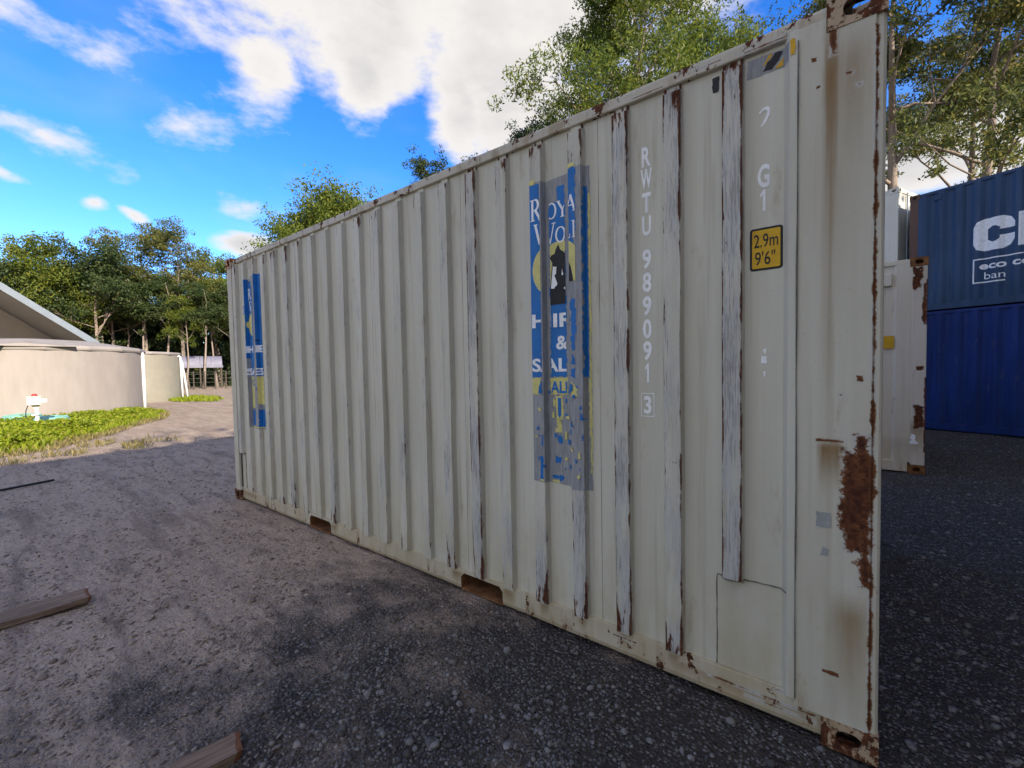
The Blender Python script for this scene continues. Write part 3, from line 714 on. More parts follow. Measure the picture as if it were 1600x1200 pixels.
# serif capitals for the sticker, drawn with thick and thin strokes
def bar(x0, z0, x1, z1, w):
    dx, dz = x1 - x0, z1 - z0; l = math.hypot(dx, dz) or 1; nx, nz = -dz / l * w / 2, dx / l * w / 2
    return [(x0 + nx, z0 + nz), (x0 - nx, z0 - nz), (x1 - nx, z1 - nz), (x1 + nx, z1 + nz)], [(0, 1, 2, 3)]
def arc(cx, cz, rx, rz, a0, a1, w0, w1, n=14):
    V = []
    for i in range(n + 1):
        a = R(a0 + (a1 - a0) * i / n); w = w0 + (w1 - w0) * abs(math.cos(a))
        V += [(cx + (rx + w / 2) * math.cos(a), cz + (rz + w / 2) * math.sin(a)), (cx + (rx - w / 2) * math.cos(a), cz + (rz - w / 2) * math.sin(a))]
    return V, [(2 * i, 2 * i + 1, 2 * i + 3, 2 * i + 2) for i in range(n)]
SER = {
 'R': lambda: [bar(.22, 0, .22, 1, .17), bar(.05, .02, .40, .02, .05), bar(.05, .98, .40, .98, .05), arc(.42, .74, .24, .24, -90, 90, .06, .17), bar(.28, .98, .44, .98, .05), bar(.28, .50, .44, .50, .05), bar(.44, .50, .80, .03, .16), bar(.66, .02, .96, .02, .05)],
 'O': lambda: [arc(.5, .5, .40, .46, 0, 360, .06, .17, 26)],
 'Y': lambda: [bar(.14, .97, .50, .45, .16), bar(.86, .97, .52, .45, .07), bar(.5, .48, .5, 0, .16), bar(.0, .98, .32, .98, .05), bar(.68, .98, 1.0, .98, .05), bar(.33, .02, .67, .02, .05)],
 'A': lambda: [bar(.5, .98, .14, .02, .07), bar(.48, .98, .84, .02, .17), bar(.27, .36, .66, .36, .06), bar(.0, .02, .28, .02, .05), bar(.66, .02, 1.0, .02, .05)],
 'L': lambda: [bar(.28, 0, .28, 1, .17), bar(.08, .98, .48, .98, .05), bar(.08, .03, .85, .03, .06), bar(.85, .0, .85, .26, .06)],
 'W': lambda: [bar(.10, .97, .33, .02, .13), bar(.35, .02, .50, .80, .06), bar(.45, .97, .68, .02, .13), bar(.70, .02, .92, .97, .06), bar(.0, .98, .22, .98, .05), bar(.36, .98, .58, .98, .05), bar(.80, .98, 1.02, .98, .05)],
 'F': lambda: [bar(.28, 0, .28, 1, .17), bar(.08, .98, .85, .98, .05), bar(.85, .76, .85, 1.0, .06), bar(.28, .52, .62, .52, .05), bar(.62, .42, .62, .62, .06), bar(.08, .02, .48, .02, .05)]}
def serif(ch, x0, x1, z0, z1):
    return [([(x0 + (x1 - x0) * a, z0 + (z1 - z0) * b) for a, b in V], F_) for V, F_ in SER[ch]()]
def clip_shapes(shapes, keep):
    """cut shapes to the union of x-z rectangles that survived"""
    bmo = []
    for (x0, x1, z0, z1) in keep:
        bm = bmesh.new()
        for V, F_ in shapes:
            bv = [bm.verts.new((a, 0, b)) for a, b in V]
            for f in F_:
                try: bm.faces.new([bv[i] for i in f])
                except ValueError: pass
        bmesh.ops.triangulate(bm, faces=bm.faces[:])
        for co, no in (((x0, 0, 0), (-1, 0, 0)), ((x1, 0, 0), (1, 0, 0)), ((0, 0, z0), (0, 0, -1)), ((0, 0, z1), (0, 0, 1))):
            bmesh.ops.bisect_plane(bm, geom=bm.verts[:] + bm.edges[:] + bm.faces[:], plane_co=co, plane_no=no, clear_outer=True)
        bm.verts.index_update(); bmo.append(([(v.co.x, v.co.z) for v in bm.verts], [tuple(v.index for v in f.verts) for f in bm.faces])); bm.free()
    return [s for s in bmo if s[1]]
def wolf_shape(cx, cz, s):
    pts = [(-.42, -1.0), (-.42, -.62), (-.40, -.35), (-.30, -.05), (-.22, .12), (-.33, .22), (-.42, .36), (-.36, .44), (-.26, .46), (-.20, .60), (-.12, .72), (-.06, .56), (.02, .50), (.16, .38), (.30, .20), (.40, -.05), (.46, -.35), (.50, -.70), (.50, -1.0)]
    return poly([(cx + a * s, cz + b * s) for a, b in pts])
def circle(cx, cz, r, n=36): return poly([(cx + r * math.cos(2 * math.pi * i / n), cz + r * math.sin(2 * math.pi * i / n)) for i in range(n)])
def wolf_sticker(name, ul, ur_, vt, vb, pieces, letters_keep, seedbase, worn):
    """ul/ur_: left and right u; pieces: surviving blue areas (x0, x1, z0, z1)"""
    st = sheet(name, [poly(ragged([(-ul, vb), (-ur_, vb - .02), (-ur_, vt + .02), (-ul, vt)], .003, .03, seedbase))] , MAT['glue_residue'], main, .0012, surf_main, FOLDS)
    xc = -(ul + ur_) / 2; w = ul - ur_; vy = vt - (vt - vb) * .655
    sheet('sticker_film', [poly(ragged([(a, c), (b, c), (b, d), (a, d)], am, .014, seedbase + i)) for i, (a, b, c, d, am) in enumerate(pieces['blue'])], MAT['print_blue'], st, .0024, surf_main, FOLDS)
    sheet('sticker_film', [poly(ragged([(a, c), (b, c), (b, d), (a, d)], am, .014, seedbase + 50 + i)) for i, (a, b, c, d, am) in enumerate(pieces['yellow'])], MAT['print_yellow'], st, .0026, surf_main, FOLDS)
    shp = []
    x = -ul + w * .03; hR = .100
    for ch, wd, h in (('R', .088, .120), ('O', .070, .092), ('Y', .078, .092), ('A', .074, .092), ('L', .058, .092)): shp += serif(ch, x, x + wd, 2.372, 2.372 + h); x += wd * .98
    x = -ul + w * .10
    for ch, wd, h in (('W', .120, .118), ('O', .070, .090), ('L', .058, .090), ('F', .058, .090)): shp += serif(ch, x, x + wd, 2.232, 2.232 + h); x += wd * .98
    for s_, b_, a0, a1, z0, z1 in (('HIRE', .03, -.385 * .5 + .02, .385 * .5 - .03, 1.762, 1.840), ('&', .03, -.035, .045, 1.634, 1.712), ('SALES', .03, -.175, .165, 1.508, 1.586)):
        shp.append(put_glyph(s_, b_, xc + a0, xc + a1, z0, z1))
    sheet('sticker_lettering', clip_shapes(shp, letters_keep), MAT['print_white'], st, .0040, surf_main, FOLDS)
    moon = clip_shapes([circle(xc - .005, 2.085, .158)], letters_keep); sheet('sticker_moon', moon, MAT['print_yellow'], st, .0036, surf_main, FOLDS)
    wolf = clip_shapes([wolf_shape(xc + .012, 2.085, .195)], letters_keep); wf = sheet('sticker_wolf', wolf, MAT['print_black'], st, .0050, surf_main, FOLDS)
    sheet('sticker_wolf_fur', clip_shapes([poly(ragged([(xc - .058, 1.98), (xc - .02, 1.99), (xc - .035, 2.04), (xc - .025, 2.10), (xc - .05, 2.11), (xc - .045, 2.05)], .006, .012, seedbase + 90)), poly([(xc + .008, 2.05), (xc + .020, 2.05), (xc + .012, 2.085)]), poly(ragged([(xc + .02, 1.972), (xc + .055, 1.955), (xc + .055, 1.963), (xc + .025, 1.982)], .002, .01, seedbase + 91))], letters_keep), MAT['print_white'], st, .0064, surf_main, FOLDS)
    sheet('sticker_lettering', clip_shapes([put_glyph('CALL', .03, xc - .13, xc + .06, 1.385, 1.455), put_glyph('13', .03, xc - .03, xc + .075, 1.24, 1.36)], [k for k in letters_keep if k[2] < 1.0 or worn]), MAT['print_blue'], st, .0040, surf_main, FOLDS)
    rgs = random.Random(seedbase + 7)
    for _ in range(34 if worn == 'near' else 8):                       # small scraps that are left of the film
        u_ = rgs.uniform(ur_ + .03, ul - .02); v_ = rgs.uniform(vb + .03, vb + .58); a_ = rgs.uniform(.003, .012); b_ = rgs.uniform(.004, .022)
        sheet('sticker_scrap', [poly(ragged([(-u_ - a_, v_ - b_), (-u_ + a_, v_ - b_), (-u_ + a_ * .6, v_ + b_), (-u_ - a_ * .7, v_ + b_)], a_ * .45, .006, rgs.randint(0, 9999)))], MAT[rgs.choice(('print_blue', 'print_blue', 'print_yellow'))], st, .0078, surf_main, FOLDS)
    return st
# near sticker: on rib 4 face, the flat between and rib 3 face; worn away on the folds
r4l, r4r, r3l, r3r = -1.567, -1.492, -1.316, -1.2305
near_blue = [(r4l + .002, r4r - .002, 1.478, 2.575, .003), (-1.455, r3l - .034, 1.478, 2.46, .006), (-1.40, r3l - .036, 2.44, 2.545, .006), (-1.309, -1.262, 2.27, 2.60, .006), (-1.312, -1.275, 2.08, 2.30, .009), (-1.300, -1.272, 1.62, 1.90, .009), (-1.298, -1.280, 1.54, 1.60, .008),
             (-1.2285, -1.212, 1.478, 2.50, .003), (-1.515, -1.493, .885, 1.02, .004), (-1.503, -1.493, 1.08, 1.14, .003), (-1.42, -1.385, 1.10, 1.14, .009), (-1.44, -1.395, .985, 1.02, .010), (-1.45, -1.385, .885, .915, .012), (-1.300, -1.28, 1.48, 1.52, .01)]
near_yel = [(r4l, r4l + .045, 2.580, 2.606, .003), (-1.315, -1.268, 2.605, 2.625, .003), (r4l + .006, r4r - .012, 1.375, 1.474, .006), (-1.462, r3l - .032, 1.375, 1.474, .006), (-1.430, -1.380, 1.235, 1.37, .008), (-1.42, -1.39, 1.17, 1.22, .008), (-1.308, -1.272, 1.37, 1.45, .012), (-1.207, -1.196, .95, 2.46, .0035), (-1.212, -1.200, 1.15, 1.47, .004),
            (r4l - .004, r4l - .0005, .89, 2.5, .001), (-1.43, -1.39, 1.16, 1.19, .006), (-1.515, -1.488, .872, .884, .003), (-1.455, -1.41, .868, .882, .003)]
keep = [(r4l + .002, r4r - .001, .8, 2.7), (-1.452, r3l - .036, .8, 2.7), (-1.309, -1.266, 2.0, 2.62)]
wolf_sticker('blue_sticker', 1.570, 1.196, 2.585, .870, {'blue': near_blue, 'yellow': near_yel}, keep, 100, 'near')
k20 = RIBS[20][0]; k19 = RIBS[19][0]
UL, UR = 5.610, 5.225
far_blue = [(-k20 - .012, -k20 + .012, 1.70, 2.60, .004), (-k20 + .018, -k19 - RW_ - SL - .006, 1.494, 2.575, .004), (-k20 + .018, -k19 - RW_ - SL - .006, .925, 1.12, .003), (-k19 - .004, -UR - .002, 1.494, 2.63, .003), (-k19 + .0, -UR - .002, .925, 1.12, .004), (-k19 - RW_ + .004, -k19 - .05, 1.6, 2.5, .006), (-k20 - .03, -k20 - .008, 2.0, 2.3, .008)]
far_yel = [(-k20 + .018, -k19 - RW_ - SL - .006, 1.13, 1.490, .003), (-k19 - .004, -UR - .002, 1.18, 1.490, .004), (-k20 - .03, -k20 - .006, 1.95, 2.20, .008), (-k20 + .018, -UR - .004, .912, .922, .002)]
keep2 = [(-k20 - .004, -k19 - RW_ - SL, .8, 2.7), (-k19 - RW_ * .2, -UR - .004, .8, 1.9)]
wolf_sticker('blue_sticker', UL - .05, UR, 2.60, .912, {'blue': far_blue, 'yellow': far_yel}, keep2, 300, True)

# ---- the other containers ------------------------------------------------------------
wt = basic_container('shipping_container', 'off-white shipping container with rust-eaten corner post just behind the beige one', 6.058, 2.896, MAT['white_paint'], MAT['white_post'], MAT['white_paint'], MAT['rusty_steel'], (.75, 5.80, 0), 0.0,
                     'shipping containers in the yard', door_at='left', corr=(.40, .16, .03, .010, .036))
flat_w = lambda x: .010
sheet('height_sticker', [poly([(-.44, 1.70), (-.33, 1.70), (-.33, 1.87), (-.44, 1.87)])], MAT['print_amber'], wt, .004, flat_w)
vb = MB().box(-.50, -.36, -.012, .03, 2.55, 2.72).build('vent_cover', MAT['white_paint'], wt, bevel=.01)
sheet('label_scrap', [poly(ragged([(-.155, .40), (-.06, .40), (-.10, .46), (-.09, .52), (-.13, .55), (-.15, .48)], .012, .02, 77))], MAT['print_white'], wt, .0045, lambda x: .006)
blue_rz = math.atan2(-.423, .906); bd = np.array([.906, -.423]); left = np.array([1.0126, 11.206]); rt = left + bd * 6.058
lo_b = basic_container('shipping_container', 'royal blue shipping container at the bottom of the stack on the right', 6.058, 2.591, MAT['blue_lower'], MAT['blue_lower'], MAT['blue_lower'], MAT['dark_steel'], (rt[0], rt[1], 0.0), blue_rz, 'shipping containers in the yard')
up_b = basic_container('shipping_container', 'dull navy shipping container with large white letters, on top of the royal blue one', 6.058, 2.591, MAT['blue_upper'], MAT['blue_upper_post'], MAT['blue_upper'], MAT['blue_upper_post'], (rt[0], rt[1], 2.597), blue_rz, 'shipping containers in the yard')
def c_shape(x0, x1, z0, z1, t):
    w, h = x1 - x0, z1 - z0; r = .24 * h
    out = [(x1, z0 + .60 * h), (x1, z1 - r), (x1 - r * .35, z1 - r * .35), (x1 - r, z1), (x0 + r, z1), (x0 + r * .3, z1 - r * .3), (x0, z1 - r), (x0, z0 + r), (x0 + r * .3, z0 + r * .3), (x0 + r, z0), (x1 - r, z0), (x1 - r * .35, z0 + r * .35), (x1, z0 + r), (x1, z0 + .42 * h),
           (x1 - t, z0 + .42 * h), (x1 - t, z0 + .33 * h), (x1 - t - .06, z0 + .26 * h), (x0 + t + .06, z0 + .26 * h), (x0 + t, z0 + .34 * h), (x0 + t, z1 - .34 * h), (x0 + t + .06, z1 - .26 * h), (x1 - t - .06, z1 - .26 * h), (x1 - t, z1 - .33 * h), (x1 - t, z0 + .60 * h)]
    return poly(out)
def fold_fn(Pr):
    def f(x):
        for (xa, ya), (xb, yb) in zip(Pr, Pr[1:]):
            if xa <= x <= xb: return ya + (yb - ya) * (x - xa) / (xb - xa + 1e-9)
        return .008
    return f
PB = corr_profile(-6.058 + .151, -.151, .278, .072, .068, .008, .044); fB = fold_fn(PB); foB = [p[0] for p in PB]
BX = -6.058
cl = sheet('company_letter', [c_shape(BX + 1.03, BX + 1.60, 1.10, 1.74, .20)], MAT['print_white'], up_b, .003, fB, foB)
x_ = BX + 1.645
sheet('company_letter', [poly([(x_, 1.10), (x_ + .2, 1.10), (x_ + .2, 1.50), (x_ + .36, 1.22), (x_ + .52, 1.50), (x_ + .52, 1.10), (x_ + .72, 1.10), (x_ + .72, 1.74), (x_ + .50, 1.74), (x_ + .36, 1.50), (x_ + .22, 1.74), (x_, 1.74)])], MAT['print_white'], up_b, .003, fB, foB)
fx = BX + 1.03
sheet('slogan_frame', [poly([(fx, .467), (fx + .024, .467), (fx + .024, .96), (fx, .96)]), poly([(fx + .024, .467), (fx + .45, .467), (fx + .45, .491), (fx + .024, .491)]), poly([(fx + .024, .936), (fx + 1.5, .936), (fx + 1.5, .96), (fx + .024, .96)])], MAT['print_white'], up_b, .003, fB, foB)
sheet('slogan_text', [put_glyph('eco', .03, BX + 1.125, BX + 1.495, .735, .840), put_glyph('co', .03, BX + 1.575, BX + 1.83, .735, .840), put_glyph('ban', .0, BX + 1.19, BX + 1.48, .535, .675)], MAT['print_white'], up_b, .003, fB, foB)
MB().box(BX + .42, BX + .54, -.006, .05, 2.36, 2.46).build('vent_cover', MAT['blue_upper'], up_b, bevel=.01)
d_ = ray(1404, 320); A_ = np.array([[d_[0], -bd[0]], [d_[1], -bd[1]]]); sol = np.linalg.solve(A_, left - CAM[:2]); cr = left + bd * sol[1]
basic_container('shipping_container', 'ivory shipping container standing under the cream one, left of the blue stack', 6.058, 2.591, MAT['cream_paint'], MAT['cream_paint'], MAT['cream_paint'], MAT['cream_paint'], (cr[0], cr[1], 0), blue_rz, 'shipping containers in the yard')
basic_container('shipping_container', 'cream shipping container high in the gap left of the navy container', 6.058, 2.896, MAT['cream_paint'], MAT['cream_paint'], MAT['cream_paint'], MAT['cream_paint'], (cr[0], cr[1], 2.597), blue_rz, 'shipping containers in the yard')

# unseen container block, added off to the right to shade the yard and ribs
paint('brown_paint', (.10, .045, .03), (.13, .06, .04), rust=.3)
for k, nm in enumerate(('lowest', 'middle', 'topmost')):
    basic_container('shipping_container', 'long brown shipping container added unseen beyond the right edge to shade the yard, %s of three' % nm, 12.192, 2.591, MAT['brown_paint'], MAT['brown_paint'], MAT['brown_paint'], MAT['dark_steel'], (4.2, -6.4, k * 2.597), R(-90), 'shipping containers in the yard')

# ------------------------------------------------------------------ tanks, building, shelter
def tank(label, px_edge, dist, rad, h, mat, lid_mat, lid_h=.32):
    d = ray(px_edge, 600); a = math.atan2(d[1], d[0]) + math.asin(rad / dist); c = (CAM[0] + dist * math.cos(a), CAM[1] + dist * math.sin(a), 0)
    root = tag(empty('water_tank', c), label, 'tank', 'rainwater tanks')
    MB().lathe([(rad - .01, -.1), (rad, .02), (rad, h * .33), (rad, h * .66), (rad, h - .01)], 96).build('wall', mat, root, True)
    mb = MB(); mb.lathe([(rad + .07, h - .07), (rad + .09, h - .01), (rad + .04, h + .08), (rad * .55, h + lid_h * .8), (rad * .15, h + lid_h), (.001, h + lid_h)], 18).build('lid', lid_mat, root)
    return root, c
t1, c1 = tank('big peach-cream rainwater tank catching the sun behind the grass', 226, 23.2, 3.0, 2.46, MAT['tank_wall'], MAT['tank_lid'], .42)
t2, c2 = tank('olive-toned rainwater tank half hidden behind the peach one', 284, 33.6, 3.0, 2.72, MAT['tank_wall_olive'], MAT['tank_lid'], .2)
# loose cover sheets lying on the front lid
ang = math.atan2(CAM[1] - c1[1], CAM[0] - c1[0])
for k, (da, rr, w_, z_) in enumerate(((-.62, 2.7, 1.3, 2.53), (-.05, 2.6, 1.1, 2.55))):
    o = MB().add([(-.5, -w_, 0), (.5, -w_, -.06), (.5, w_, -.06), (-.5, w_, .02), (-.5, 0, .16), (.5, 0, .04)], [(0, 1, 5, 4), (4, 5, 2, 3), (1, 2, 5), (0, 4, 3), (0, 3, 2, 1)]).build('cover_sheet', MAT['tank_lid'], t1)
    o.location = (rr * math.cos(ang + da), rr * math.sin(ang + da), z_); o.rotation_euler = (0, 0, ang + da)
def pipe(label, px, dist, h, lean=0.0, out=.35):
    p = at(px, 600, dist); root = None; b = (p[0], p[1], ground_z(p[0], p[1]) - .03)
    d = np.array([CAM[0] - p[0], CAM[1] - p[1]]); d /= np.linalg.norm(d); side = np.array([d[1], -d[0]])   # towards the picture's left, back to the tank
    pts = [(0, 0, 0), (lean * .5 * side[0], lean * .5 * side[1], h * .5), (lean * side[0], lean * side[1], h - .09)]
    for i in range(1, 6):
        a = R(90 * i / 5); o_ = .09 * (1 - math.cos(a)); pts.append(((lean + o_) * side[0], (lean + o_) * side[1], h - .09 + .09 * math.sin(a)))
    pts.append(((lean + out) * side[0], (lean + out) * side[1], h))
    o = MB().tube(pts, .052, 12).build('downpipe', MAT['pvc'], None, True); o.location = b
    tag(o, label, 'pipe', 'white drainage pipes by the tanks'); return o
pipe('white plastic pipe running down the right edge of the peach tank', 225, 22.4, 2.46, .0, .30)
pipe('white plastic pipe hugging the olive tank, left one of the far pair', 285, 32.6, 2.62, .04, .30)
pipe('leaning white plastic pipe right of the olive tank, right one of the far pair', 293, 33.0, 2.35, .22, .25)

bl = tag(empty('building', (-33.0, -2.0, 0)), 'rendered beige building with grey steel roof behind the peach tank', 'building')
def build_house():
    yb, zb = 4.05, 3.0                                               # eave end of the gable, local y
    m = (5.2 - 3.12) / (1.74 + .79); yr = -6.0; zr = zb + (yb - yr) * m
    wy = yb - .75; wz = zb + .75 * m - .18
    MB().add([(0, wy, 0), (0, yr, 0), (0, yr, zr - .2), (0, wy, wz)], [(0, 3, 2, 1)]).add([(0, wy, 0), (-9, wy, 0), (-9, wy, wz), (0, wy, wz)], [(0, 1, 2, 3)]).add([(0, yr, 0), (0, yr - 10 + 0, 0), (0, yr - 10, 3), (0, yr, zr - .2)], [(0, 3, 2, 1)]).build('wall', MAT['render_wall'], bl)
    mb = MB(); mb.add([(6.1, yb, zb), (6.1, yr, zr), (-9.5, yr, zr), (-9.5, yb, zb), (6.1, yb, zb - .1), (6.1, yr, zr - .1), (-9.5, yr, zr - .1), (-9.5, yb, zb - .1)], [(0, 1, 2, 3), (0, 4, 5, 1), (3, 7, 4, 0)]).build('roof', MAT['roof_steel'], bl)
    mb = MB(); n = 20
    for i in range(n):                                                # lining boards under the verge
        xa = 6.04 - i * .30; mb.add([(xa, yb - .06, zb - .11 - (i % 2) * .02), (xa - .297, yb - .06, zb - .11 - (i % 2) * .02), (xa - .297, yr, zr - .11 - (i % 2) * .02), (xa, yr, zr - .11 - (i % 2) * .02)], [(0, 1, 2, 3)])
    mb.build('soffit', MAT['soffit_steel'], bl)
    MB().add([(6.13, yb + .02, zb + .05), (6.13, yr, zr + .05), (6.13, yr, zr - .27), (6.13, yb + .02, zb - .27), (6.07, yb + .02, zb + .05), (6.07, yr, zr + .05), (6.07, yr, zr - .27), (6.07, yb + .02, zb - .27)], [(0, 3, 2, 1), (4, 5, 6, 7), (0, 1, 5, 4), (3, 7, 6, 2), (0, 4, 7, 3)]).build('barge_board', MAT['roof_steel'], bl)
    MB().box(-9.5, 6.16, yb + .0, yb + .14, zb - .22, zb - .05).build('gutter', MAT['roof_steel'], bl)
    mb = MB(); mb.add([(6.1, yr, zr), (6.1, 2 * yr - yb, zb), (-9.5, 2 * yr - yb, zb), (-9.5, yr, zr)], [(0, 1, 2, 3)]).build('roof', MAT['roof_steel'], bl)
build_house()
cs = at(314, 600, 57); sh_rz = math.atan2(CAM[1] - cs[1], CAM[0] - cs[0]) + math.pi / 2
sh = tag(empty('open_shelter', (cs[0], cs[1], 0), sh_rz), 'small open shelter with curved grey sheet roof at the edge of the wood', 'shelter')
def build_shelter():
    w, dpt = 1.95, 2.2; n = 10
    for s_ in range(4):
        xa, xb = -w + s_ * w / 2, -w + (s_ + 1) * w / 2 - .02; V = []
        for i in range(n + 1):
            t = i / n; a = R(80 * (1 - t)); y = -.15 - 1.0 + (1 - math.cos(R(80 * t))) * 1.6; z = 2.35 + 1.05 * math.sin(R(90 * t))
            V += [(xa, y, z), (xb, y, z)]
        MB().add(V, [(2 * i, 2 * i + 1, 2 * i + 3, 2 * i + 2) for i in range(n)]).build('roof_sheet', MAT['shelter_roof'], sh)
    MB().box(-w - .04, w + .04, -1.20, -1.14, 2.14, 2.38).build('fascia', MAT['shelter_roof'], sh)
    MB().add([(w, -1.1, 2.34), (w, .3, 2.34), (w, .2, 3.30), (w, -.5, 3.05)], [(0, 1, 2, 3)]).build('gable_end', MAT['dark_steel'], sh)
    for x in (-w + .1, -.0, w - .1):
        for y in (-1.05, 1.0): MB().box(x - .06, x + .06, y - .06, y + .06, -.05, 2.5).build('post', MAT['post_wood'], sh)
build_shelter()
fa, fb = at(286, 603, 54), at(420, 603, 50)
fe = tag(empty('wire_fence', (0, 0, 0)), 'low wire fence with dark posts in front of the shelter', 'fence')
for i in range(9):
    p = fa + (fb - fa) * i / 8; MB().box(p[0] - .05, p[0] + .05, p[1] - .05, p[1] + .05, -.05, 1.75).build('post', MAT['post_wood'], fe)
for z in (.25, .65, 1.05, 1.45, 1.68): MB().tube([(fa[0], fa[1], z), (fb[0], fb[1], z)], .014, 5).build('wire', MAT['fence_wire'], fe)

# ------------------------------------------------------------------ kiosk and lids in the grass
kp = gp(60, 680); krz = math.atan2(CAM[1] - kp[1], CAM[0] - kp[0]) + math.pi / 2
kk = tag(empty('control_box', (kp[0], kp[1], 0), krz), 'cream pump control box with red lamp on a white post in the grass', 'control box')
MB().box(-.035, .035, -.03, .03, -.1, .86).build('post', MAT['pvc'], kk, bevel=.004)
MB().box(-.17, .085, -.16, .02, .80, 1.01).build('box', MAT['box_cream'], kk, bevel=.012)
MB().box(-.18, .095, -.17, .03, 1.012, 1.030).build('box_lid', MAT['box_cream'], kk, bevel=.006)
MB().box(.09, .19, -.10, .0, .86, .95).build('socket', MAT['pvc'], kk, bevel=.008)
MB().lathe([(.055, 1.03), (.055, 1.06), (.040, 1.085), (.001, 1.092)], 16, (-.03, -.07)).build('lamp', MAT['lamp_red'], kk, True)
MB().add([(-.10, -.04, .80), (.06, -.04, .80), (.02, -.04, .66), (-.02, -.04, .66)], [(0, 3, 2, 1)]).build('bracket', MAT['box_cream'], kk)
MB().tube([(-.15, -.06, .80), (-.19, -.08, .66), (-.20, -.08, .5), (-.12, -.06, .40), (-.03, -.04, .52)], .010, 6).build('cable', MAT['cable_black'], kk, True)
MB().tube([(-.10, -.06, .54), (.03, -.06, .54)], .022, 8).build('valve', MAT['pvc'], kk, True)
for (px_, py_, r_, lab) in ((36, 668, .42, 'round teal tank lid in the grass left of the control box'), (82, 672, .36, 'round teal tank lid in the grass right of the control box post')):
    p = gp(px_, py_); o = tag(empty('tank_lid', (p[0], p[1], 0)), lab, 'lid', 'teal lids in the grass')
    MB().lathe([(r_, -.05), (r_, .34), (r_ - .02, .37), (r_ * .6, .41), (.001, .42)], 32).build('cap', MAT['lid_teal'], o, True)
    for k in range(8): MB().tube([(r_ * .15 * math.cos(k * .785), r_ * .15 * math.sin(k * .785), .42), (r_ * .9 * math.cos(k * .785), r_ * .9 * math.sin(k * .785), .385)], .012, 5).build('moulded_rib', MAT['lid_teal'], o)

# ------------------------------------------------------------------ timbers and a bar on the ground
def timber(label, tip, ang_, w, t, ln, seed, splinter):
    root = tag(empty('timber_plank', (tip[0], tip[1], tip[2]), ang_), label, 'plank', 'old timbers on the gravel'); rg = random.Random(seed); n = 14; V = []
    for i in range(n + 1):
        y = -ln * i / n
        for (x, z) in ((-w / 2, 0), (-w / 2, t), (-w / 6, t), (w / 6, t), (w / 2, t), (w / 2, 0)):
            jy = 0
            if i == 0: jy = rg.uniform(-splinter, 0)
            V.append((x + rg.uniform(-.003, .003), y + jy, z + rg.uniform(-.003, .003)))
    Fq = [(i * 6 + j, i * 6 + (j + 1) % 6, (i + 1) * 6 + (j + 1) % 6, (i + 1) * 6 + j) for i in range(n) for j in range(6)]
    MB().add(V, Fq + [tuple(range(n * 6, n * 6 + 6))]).build('board', MAT['timber'], root)
    e = [V[j] for j in range(6)]; MB().add([(a, b + .0, c) for a, b, c in e] + [(a * .9, b + .012 + rg.uniform(0, splinter * .4), .5 * t + (c - .5 * t) * .85) for a, b, c in e], [(j, 6 + j, 6 + (j + 1) % 6, (j + 1) % 6) for j in range(6)] + [(6, 7, 8, 9, 10, 11)]).build('broken_end', MAT['timber_end'], root)
timber('long weathered timber plank with reddish end lying at the left edge', (-4.26, -1.56, .0), R(-2), .20, .038, 1.8, 3, .012)
timber('splintered grey timber end poking in at the bottom edge', (-2.06, -1.42, -.005), R(-12), .12, .040, 1.1, 9, .03)
rod = MB().tube([(-9.05, -2.6, .012), (-9.12, -1.74, .014), (-9.32, -1.22, .012)], .016, 8).build('steel_bar', MAT['cable_black'], None, True); tag(rod, 'thin dark bar lying across the dirt at the left edge', 'bar')

# ------------------------------------------------------------------ gravel
def icosa():
    t = (1 + 5 ** .5) / 2; v = np.array([(-1, t, 0), (1, t, 0), (-1, -t, 0), (1, -t, 0), (0, -1, t), (0, 1, t), (0, -1, -t), (0, 1, -t), (t, 0, -1), (t, 0, 1), (-t, 0, -1), (-t, 0, 1)], float); v /= np.linalg.norm(v[0])
    f = np.array([(0, 11, 5), (0, 5, 1), (0, 1, 7), (0, 7, 10), (0, 10, 11), (1, 5, 9), (5, 11, 4), (11, 10, 2), (10, 7, 6), (7, 1, 8), (3, 9, 4), (3, 4, 2), (3, 2, 6), (3, 6, 8), (3, 8, 9), (4, 9, 5), (2, 4, 11), (6, 2, 10), (8, 6, 7), (9, 8, 1)]); return v, f
def rot_rand(rg, n):
    q = rg.normal(size=(n, 4)); q /= np.linalg.norm(q, axis=1)[:, None]; w, x, y, z = q.T
    return np.stack([np.stack([1 - 2 * (y * y + z * z), 2 * (x * y - z * w), 2 * (x * z + y * w)], -1), np.stack([2 * (x * y + z * w), 1 - 2 * (x * x + z * z), 2 * (y * z - x * w)], -1), np.stack([2 * (x * z - y * w), 2 * (y * z + x * w), 1 - 2 * (x * x + y * y)], -1)], 1)
